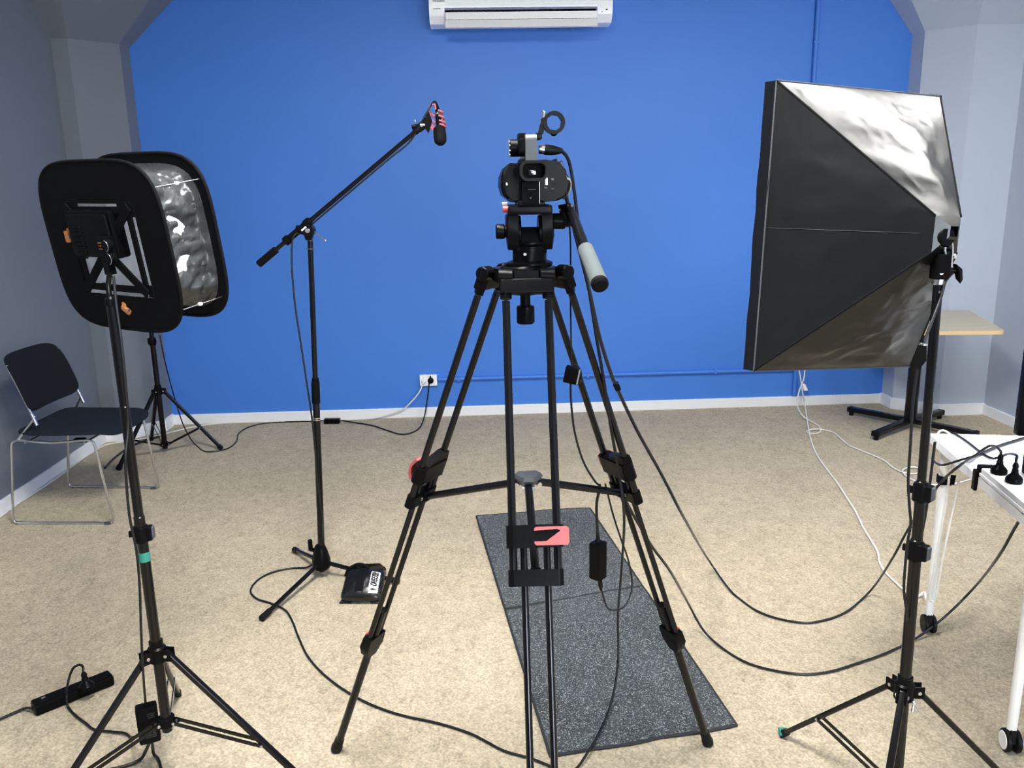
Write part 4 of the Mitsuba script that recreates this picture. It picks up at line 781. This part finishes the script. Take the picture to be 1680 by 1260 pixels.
# ---- monitor and black box
t = thing('monitor', 'black monitor standing on the white desk at the right edge of the photo', 'monitor')
mo = at(1669, 716, 2.27); mx = nrm([.985, -.17, 0]); mb_ = mat4(mo, mx, [-mx[1], mx[0], 0], [0, 0, 1])
part(t, 'casing', [rbox(.27, .016, .165, .54, .032, .33, .006, M=mb_)], 'm_black_plastic'); part(t, 'screen', rbox(.27, -.0005, .170, .505, .003, .285, .001, M=mb_), 'm_screen', label='dark glossy screen')
part(t, 'neck', rbox(.27, .03, .0, .06, .025, .15, .004, M=mb_), 'm_black_plastic'); fz0 = dz - mo[2]
part(t, 'foot', [hull(*[(mb_ @ np.array([x, y, z, 1]))[:3] for x, y in ((.03, -.06), (.06, -.085), (.28, .03), (.26, .06)) for z in (fz0 + .001, fz0 + .009)]), hull(*[(mb_ @ np.array([x, y, z, 1]))[:3] for x, y in ((.51, -.06), (.48, -.085), (.26, .03), (.28, .06)) for z in (fz0 + .001, fz0 + .009)])], 'm_black_plastic')
t = thing('speaker_box', 'black box standing on the white desk beside the plugs', 'box')
part(t, 'body', rbox(.20, -.435, dz + .05, .14, .13, .10, .004, M=MD), 'm_black_matte'); part(t, 'front', rbox(.20, -.502, dz + .05, .125, .004, .085, .001, M=MD), 'm_black_plastic')

# ================================================================== power strip on the floor
t = thing('power_strip', 'black power strip lying on the carpet in the front left corner', 'power strip')
a, b = fl(60, 1160, .018), fl(178, 1113, .018); d = nrm(b - a); s_ = np.array([-d[1], d[0], 0]); MS = mat4((a + b) / 2, d, s_, [0, 0, 1]); LS = np.linalg.norm(b - a)
part(t, 'body', rbox(0, 0, 0, LS + .02, .052, .034, .007, M=MS), 'm_black_plastic'); part(t, 'face', rbox(0, 0, .0165, LS - .01, .036, .004, .0015, M=MS), 'm_black_matte')
for k in range(4): part(t, 'socket', rbox(-.050 + k * .046, 0, .019, .040, .032, .002, .0008, M=MS), 'm_black_plastic')
part(t, 'switch', rbox(-LS / 2 + .022, .004, .019, .012, .008, .004, .001, M=MS), 'm_steel', label='pale switch')
cable('', [a - d * .01, fl(42, 1162, .01), fl(22, 1170, .006), fl(-8, 1184, .006), fl(-60, 1215, .006)], .0040, 'm_cord_grey', '', t=t)
# ---- lamp power adapter hanging on the near left stand
t = thing('power_adapter', 'black power adapter block with label hanging at the foot of the front left stand', 'power adapter')
bo = at(243, 1186, 1.955); Mb = mat4(bo, nrm([.9, .35, 0]), nrm([-.35, .9, .1]), [0.03, -.1, 1.0]); Mb[:3, 2] = np.cross(Mb[:3, 0], Mb[:3, 1])
part(t, 'body', rbox(0, 0, 0, .052, .030, .112, .005, M=Mb), 'm_black_matte')
for k in range(3): part(t, 'print', rbox(.004, -.0153, -.034 + k * .006, .026, .0008, .0015, .0002, M=Mb), 'm_grey_plastic')
for k in range(3): part(t, 'print', rbox(.010, -.0153, .026 + k * .006, .018, .0008, .0012, .0002, M=Mb), 'm_grey_plastic')
tb = bo + Mb[:3, 2] * .056
cable('', [at(186, 452, 1.885), at(191, 500, 1.880), at(199, 560, 1.875), at(207, 640, 1.875), at(210, 700, 1.875), at(206, 750, 1.86), at(208, 800, 1.86), at(213, 850, 1.86), at(224, 905, 1.86), at(229, 960, 1.86), at(231, 1020, 1.86), at(234, 1090, 1.87), tb], .0032, 'm_cord_black', '', t=t)
bb_ = bo - Mb[:3, 2] * .054
cable('', [bb_, fl(238, 1234, .03), fl(230, 1246, .01), fl(208, 1256, .006), fl(175, 1264, .006), fl(130, 1275, .006)], .0045, 'm_cord_black', '', t=t)
cable('', [bb_ + [.004, 0, 0], fl(252, 1236, .012), fl(260, 1246, .006), fl(264, 1262, .006), fl(266, 1290, .006)], .0040, 'm_cord_black', '', t=t)
pb = fl(143, 1130, .036)
plug(t, pb, (-.12, .1, 1), s=1.15)
cable('', [pb + [-.008, .005, .052], fl(136, 1094, .100), fl(129, 1091, .098), fl(119, 1098, .085), fl(112, 1118, .05), fl(109, 1142, .038), fl(112, 1160, .008), fl(124, 1174, .006), fl(140, 1186, .006), fl(155, 1197, .006), fl(180, 1200, .006), fl(205, 1203, .008), fl(215, 1210, .01), bb_ + [-.02, 0, .02]], .0036, 'm_cord_black', '', t=t)

# ================================================================== cords on the back wall
t = thing('adapter_cable', 'black cord with inline adapter from the wall outlet to the far left stand', 'power cord')
pq = at(706.5, 623, 5.41); part(t, 'plug', [lathe([(.019, 0), (.020, .003), (.019, .014), (.010, .020)], [pq[0], YB - .031, pq[2] - .006], (0, -1, 0), 20), hull(*[[pq[0] + x, y, pq[2] + z] for x, z in ((-.008, .0), (.006, .0), (-.005, .026), (.002, .026)) for y in (YB - .032, YB - .048)])], 'm_black_plastic')
cable('', [[pq[0] - .01, YB - .045, pq[2] - .012], at(703, 640, 5.395), at(700, 662, 5.37), fl(696, 684, .05), fl(688, 702, .008), fl(672, 711, .006), fl(655, 712, .006), fl(635, 706, .006), fl(610, 698, .006), fl(580, 693, .01), fl(560, 690, .015)], .0042, 'm_cord_black', '', t=t)
ab = fl(545, 690.5, .016); part(t, 'adapter', [rbox(0, 0, 0, .105, .045, .032, .005, M=mat4(ab, nrm([1, -.06, 0]), nrm([.06, 1, 0]), [0, 0, 1]))], 'm_black_plastic')
cable('', [fl(530, 690, .015), fl(515, 691, .006), fl(470, 692, .006), fl(430, 695, .006), fl(405, 702, .006), fl(391, 712, .006), fl(388, 724, .006), fl(375, 735, .006), fl(355, 740, .006), fl(335, 740, .006), fl(318, 727, .008), at(302, 700, 4.92), at(290, 665, 4.88), at(280, 630, 4.83), at(270, 590, 4.79), at(262, 550, 4.78)], .0034, 'm_cord_black', '', t=t)
t = thing('power_cable', 'white cord running from the wall outlet along the baseboards to the left', 'power cord')
pq = at(695, 626, 5.41); part(t, 'plug', [lathe([(.016, 0), (.017, .003), (.015, .012), (.006, .022)], [pq[0], YB - .031, pq[2]], (0, -1, -.3), 18)], 'm_white_plastic')
W_ = [[pq[0] - .003, YB - .05, pq[2] - .008], at(688, 643, 5.385), at(676, 658, 5.39), at(660, 672, 5.405), [-.62, 5.415, .025]]
W_ += [[x, 5.418 + .004 * math.sin(x * 19), .006] for x in (-.75, -.95, -1.15, -1.35, -1.55, -1.72)] + [[-1.86, 5.36, .006], [-1.97, 5.25, .006], [-2.07, 5.14, .006], [-2.19, 5.06, .006], [-2.285, 5.01, .006]]
W_ += [[-2.309 + .006 * math.sin(y * 9), y, .006] for y in np.arange(4.9, 2.6, -.22)]
cable('', W_, .0045, 'm_cord_white', '', t=t, n=6)
cable('floor_cable', [fl(172, 768, .006), fl(184, 755, .006), fl(200, 742, .006), fl(220, 730, .006), fl(243, 721, .006), fl(262, 716, .006)], .0065, 'm_cord_grey', 'short grey cable on the floor between the chair and the far left stand')

# ================================================================== camera cables
t = thing('microphone_cable', 'black cable running from the boom microphone across the carpet up to the camcorder', 'cable')
xp = at(884, 245, 1.70); xe = at(921, 247.5, 1.70)
part(t, 'connector', [cyl(xp, xp + (xe - xp) * .3, .0088, seg=18)], 'm_steel', label='bright connector collar'); part(t, 'connector_boot', [lathe([(.0098, 0), (.0102, .004), (.0095, .018), (.0065, .030), (.0045, .036)], xp + (xe - xp) * .25, xe - xp, 18)], 'm_rubber')
MC = [mt - mdir * .01, mt - mdir * .02 + [-.006, 0, .003], at(709, 170, 3.09), at(700, 185, 3.075)]
MC += [bp(LB * k) - up_ * .0135 + np.array([0, -.004, 0]) for k in (.92, .8, .66, .54, .44, .36, .27)]
MC += [at(484, 385, 3.07), at(479, 400, 3.07), at(479, 440, 3.072), at(484, 500, 3.075), at(493, 560, 3.075), at(502, 620, 3.072), at(511, 680, 3.07), at(517, 740, 3.068), at(522, 800, 3.066), at(529, 855, 3.062), at(528, 890, 3.05), fl(520, 915, .05), fl(506, 930, .012)]
MC += [fl(x, y, .005) for x, y in ((480, 932), (450, 938), (425, 950), (411, 968), (421, 982), (445, 990), (468, 1001), (480, 1020), (490, 1046), (507, 1080), (540, 1114), (590, 1147), (650, 1171), (720, 1187), (775, 1205), (825, 1231), (870, 1244), (905, 1258), (928, 1268))]
MC += [fl(946, 1260, .008), fl(962, 1238, .016), fl(984, 1200, .020), fl(1004, 1148, .035), fl(1014, 1085, .13), fl(1014, 1010, .26), fl(1020, 930, .41), at(1024, 850, 1.80), at(1016, 780, 1.77), at(1002, 700, 1.745), at(990, 620, 1.73), at(978, 550, 1.72), at(967, 480, 1.72), at(957, 420, 1.72), at(949, 370, 1.715), at(943, 320, 1.71), at(936, 275, 1.705), at(930, 257, 1.70), at(922, 248, 1.70)]
cable('', MC, .0035, 'm_cord_black', '', t=t, n=6)
t = thing('camera_cable', 'black cable sagging from the camcorder over the carpet up to the white desk', 'cable')
cable('', [at(924, 300, 1.72), at(932, 335, 1.72), at(944, 385, 1.70), at(957, 435, 1.66), at(968, 482, 1.65), at(983, 550, 1.67), at(1000, 606, 1.69), at(1012, 636, 1.71), at(1045, 706, 1.80), at(1085, 778, 1.93), at(1125, 855, 2.12), fl(1160, 915, .08), fl(1203, 974, .006), fl(1250, 1006, .006), fl(1310, 1021, .006), fl(1350, 1018, .006), fl(1390, 1003, .006), fl(1430, 967, .03), at(1463, 918, 2.48), at(1490, 868, 2.40), at(1515, 830, 2.33), at(1545, 790, 2.27), fl(1573, 765, .705), fl(1600, 748, .698), fl(1640, 731, .696), fl(1672, 721, .696), fl(1700, 712, .696)], .0038, 'm_cord_grey', '', t=t)
vt = at(1012, 634, 1.708); part(t, 'cable_tie', rbox(0, 0, 0, .012, .010, .022, .002, M=frame(vt, nrm(at(1020, 652, 1.73) - at(1002, 612, 1.69)))), 'm_black_matte')
t = thing('video_cable', 'black cable bending over the carpet from the tripod leg to the desk edge', 'cable')
cable('', [at(1004, 798, 1.83), at(1022, 815, 1.86), at(1042, 850, 1.92), at(1070, 897, 2.0), at(1100, 938, 2.1), fl(1128, 988, .14), fl(1154, 1034, .03), fl(1186, 1064, .006), fl(1225, 1087, .006), fl(1270, 1100, .006), fl(1320, 1106, .006), fl(1365, 1101, .006), fl(1410, 1087, .006), fl(1450, 1073, .006), fl(1500, 1049, .008), fl(1550, 1012, .06), fl(1600, 962, .18), at(1638, 913, 2.02), at(1664, 868, 1.92), at(1682, 838, 1.86), at(1700, 812, 1.83)], .0038, 'm_cord_grey', '', t=t)
# ---- adapter hanging from the tripod spreader
t = thing('power_adapter', 'black power adapter block hanging by its cords from the tripod spreader', 'power adapter')
bo = at(981, 919, 1.795); Mb = mat4(bo, nrm([.72, -.69, 0]), nrm([.69, .72, 0]), [0, 0, 1])
part(t, 'body', rbox(0, 0, 0, .030, .032, .092, .003, M=Mb), 'm_black_plastic')
part(t, 'cord_boot', cyl(bo + [0, 0, .044], bo + [-.001, 0, .070], .006, .0035), 'm_rubber'); part(t, 'cord_plug', [lathe([(.0055, 0), (.0055, .022), (.003, .034)], bo - [-.004, 0, .044], (.12, 0, -1), 12)], 'm_rubber')
cable('', [bo + [-.001, 0, .065], at(979, 850, 1.795), at(979, 825, 1.795), at(983, 805, 1.79), at(984, 795, 1.785)], .0034, 'm_cord_black', '', t=t)
cable('', [bo + [.008, 0, -.075], at(996, 996, 1.79), at(1010, 1001, 1.79), at(1024, 995, 1.80), at(1034, 978, 1.81), at(1037, 955, 1.82), at(1031, 920, 1.82), at(1019, 885, 1.82), at(1006, 845, 1.815), at(996, 806, 1.80), at(993, 794, 1.795)], .0022, 'm_cord_black', '', t=t)
t = thing('cable_box', 'small black box hanging on a cable against the right tripod leg', 'adapter box')
bo = at(938, 615, 1.735); Mb = mat4(bo, nrm([.95, -.2, -.20]), nrm([.22, .97, 0]), [0, 0, 1]); Mb[:3, 2] = np.cross(Mb[:3, 0], Mb[:3, 1])
part(t, 'body', rbox(0, 0, 0, .031, .022, .036, .003, M=Mb), 'm_black_plastic'); part(t, 'edge', rbox(.0150, -.004, 0, .003, .014, .033, .001, M=Mb), 'm_steel', label='bright edge')
part(t, 'strap', tube(spl([at(940, 598, 1.74), at(946, 599, 1.75), at(952, 606, 1.76), at(954, 618, 1.765), at(952, 627, 1.76), at(946, 631, 1.75)], 5), .0016, 8), 'm_cord_black')
cable('', [at(925, 318, 1.72), at(932, 345, 1.725), at(936, 400, 1.725), at(936, 480, 1.725), at(937, 560, 1.73), at(938, 600, 1.735)], .0018, 'm_cord_black', '', t=t)
cable('', [at(936, 630, 1.735), at(937, 660, 1.74), at(943, 710, 1.75), at(957, 757, 1.77), at(975, 788, 1.785), at(984, 797, 1.79)], .0024, 'm_cord_black', '', t=t)

# ================================================================== cables of the right stand and the white cables
t = thing('lamp_cable', 'black lamp cord with inline switch hanging down the right light stand', 'power cord')
cable('', [tp + [.024, -.006, .016], at(1551, 462, 1.635), at(1543, 490, 1.63), at(1531, 522, 1.62), at(1518, 556, 1.612), at(1516, 566, 1.61)], .0030, 'm_cord_black', '', t=t)
part(t, 'switch', [hull(*[at(x, y, Y) for Y in (1.600, 1.616) for x, y in ((1507, 568), (1520, 568), (1520, 592), (1508, 606), (1503, 602))])], 'm_black_plastic'); part(t, 'switch_ring', cyl(at(1514, 567, 1.608), at(1515, 563, 1.608), .0085), 'm_chrome', label='bright ring')
cable('', [at(1506, 602, 1.608), at(1500, 640, 1.61), at(1496, 690, 1.61), at(1493, 740, 1.607), at(1490, 790, 1.605), at(1492, 830, 1.605), at(1494, 860, 1.607), at(1489, 890, 1.61), at(1485, 930, 1.612), at(1483, 965, 1.614), at(1487, 1000, 1.62), at(1494, 1040, 1.665)], .0030, 'm_cord_black', '', t=t)
cable('stand_cable', [at(1534, 725, 1.675), at(1531, 748, 1.675), at(1526, 790, 1.675), at(1519, 840, 1.672), at(1512, 880, 1.672), at(1509, 920, 1.672), at(1506, 955, 1.670), at(1500, 1000, 1.665), at(1494, 1050, 1.662)], .0030, 'm_cord_black', 'thin black cable hanging close behind the right light stand')
t = thing('extension_cable', 'white cord trailing across the carpet from behind the softbox to the desk leg', 'cable')
wy = 5.35
wc = [at(1309, 600, wy), at(1313, 618, wy), at(1317, 645, wy), at(1321, 668, wy), fl(1326, 700, .02), fl(1330, 720, .006), fl(1338, 742, .006), fl(1352, 764, .006), fl(1372, 790, .006), fl(1390, 818, .006), fl(1403, 838, .006), fl(1416, 865, .006), fl(1430, 888, .006), fl(1440, 906, .006), fl(1443, 922, .006), fl(1452, 938, .006), fl(1470, 956, .006), fl(1488, 972, .006), fl(1503, 979, .006), fl(1516, 972, .02), fl(1519, 982, .03)]
cable('', wc, .0042, 'm_cord_white', '', t=t); part(t, 'tag', hull(*[at(x, y, Y) for Y in (wy - .006, wy + .004) for x, y in ((1316, 629), (1321, 630), (1326, 641), (1319, 641))]), 'm_label', label='white tag')
t = thing('extension_cable', 'white cord with small loops on the carpet running under the desk', 'cable')
w2_ = [at(1321, 600, wy), at(1319, 620, wy - .01), at(1313, 636, wy - .01), at(1309, 650, wy - .02), at(1308, 664, wy - .03), fl(1315, 680, .03), fl(1328, 690, .006), fl(1342, 698, .006), fl(1347, 706, .006), fl(1340, 711, .006), fl(1328, 711, .006), fl(1324, 707, .008), fl(1335, 704, .014), fl(1350, 705, .006), fl(1368, 710, .006), fl(1380, 720, .006), fl(1392, 730, .006), fl(1412, 739, .006), fl(1432, 747, .006), fl(1450, 755, .006), fl(1465, 767, .006), fl(1482, 775, .006), fl(1500, 777, .006), fl(1512, 773, .006), fl(1504, 767, .010), fl(1490, 767, .010), fl(1481, 772, .012), fl(1488, 782, .006), fl(1505, 790, .006), fl(1530, 795, .006), fl(1560, 795, .006), fl(1590, 787, .006), fl(1620, 778, .006), fl(1660, 770, .006)]
cable('', w2_, .0042, 'm_cord_white', '', t=t)
cable('charging_cable', [D(.075, .09, .64), at(1560, 770, 2.43), at(1553, 820, 2.44), at(1542, 880, 2.45), at(1532, 940, 2.455), at(1526, 972, 2.46), at(1526, 984, 2.46), at(1532, 986, 2.46), at(1537, 972, 2.455), at(1547, 915, 2.45), at(1559, 855, 2.45), at(1569, 808, 2.45), at(1573, 790, 2.455)], .0036, 'm_cord_white', 'white cable hanging in a long loop beside the white desk leg')
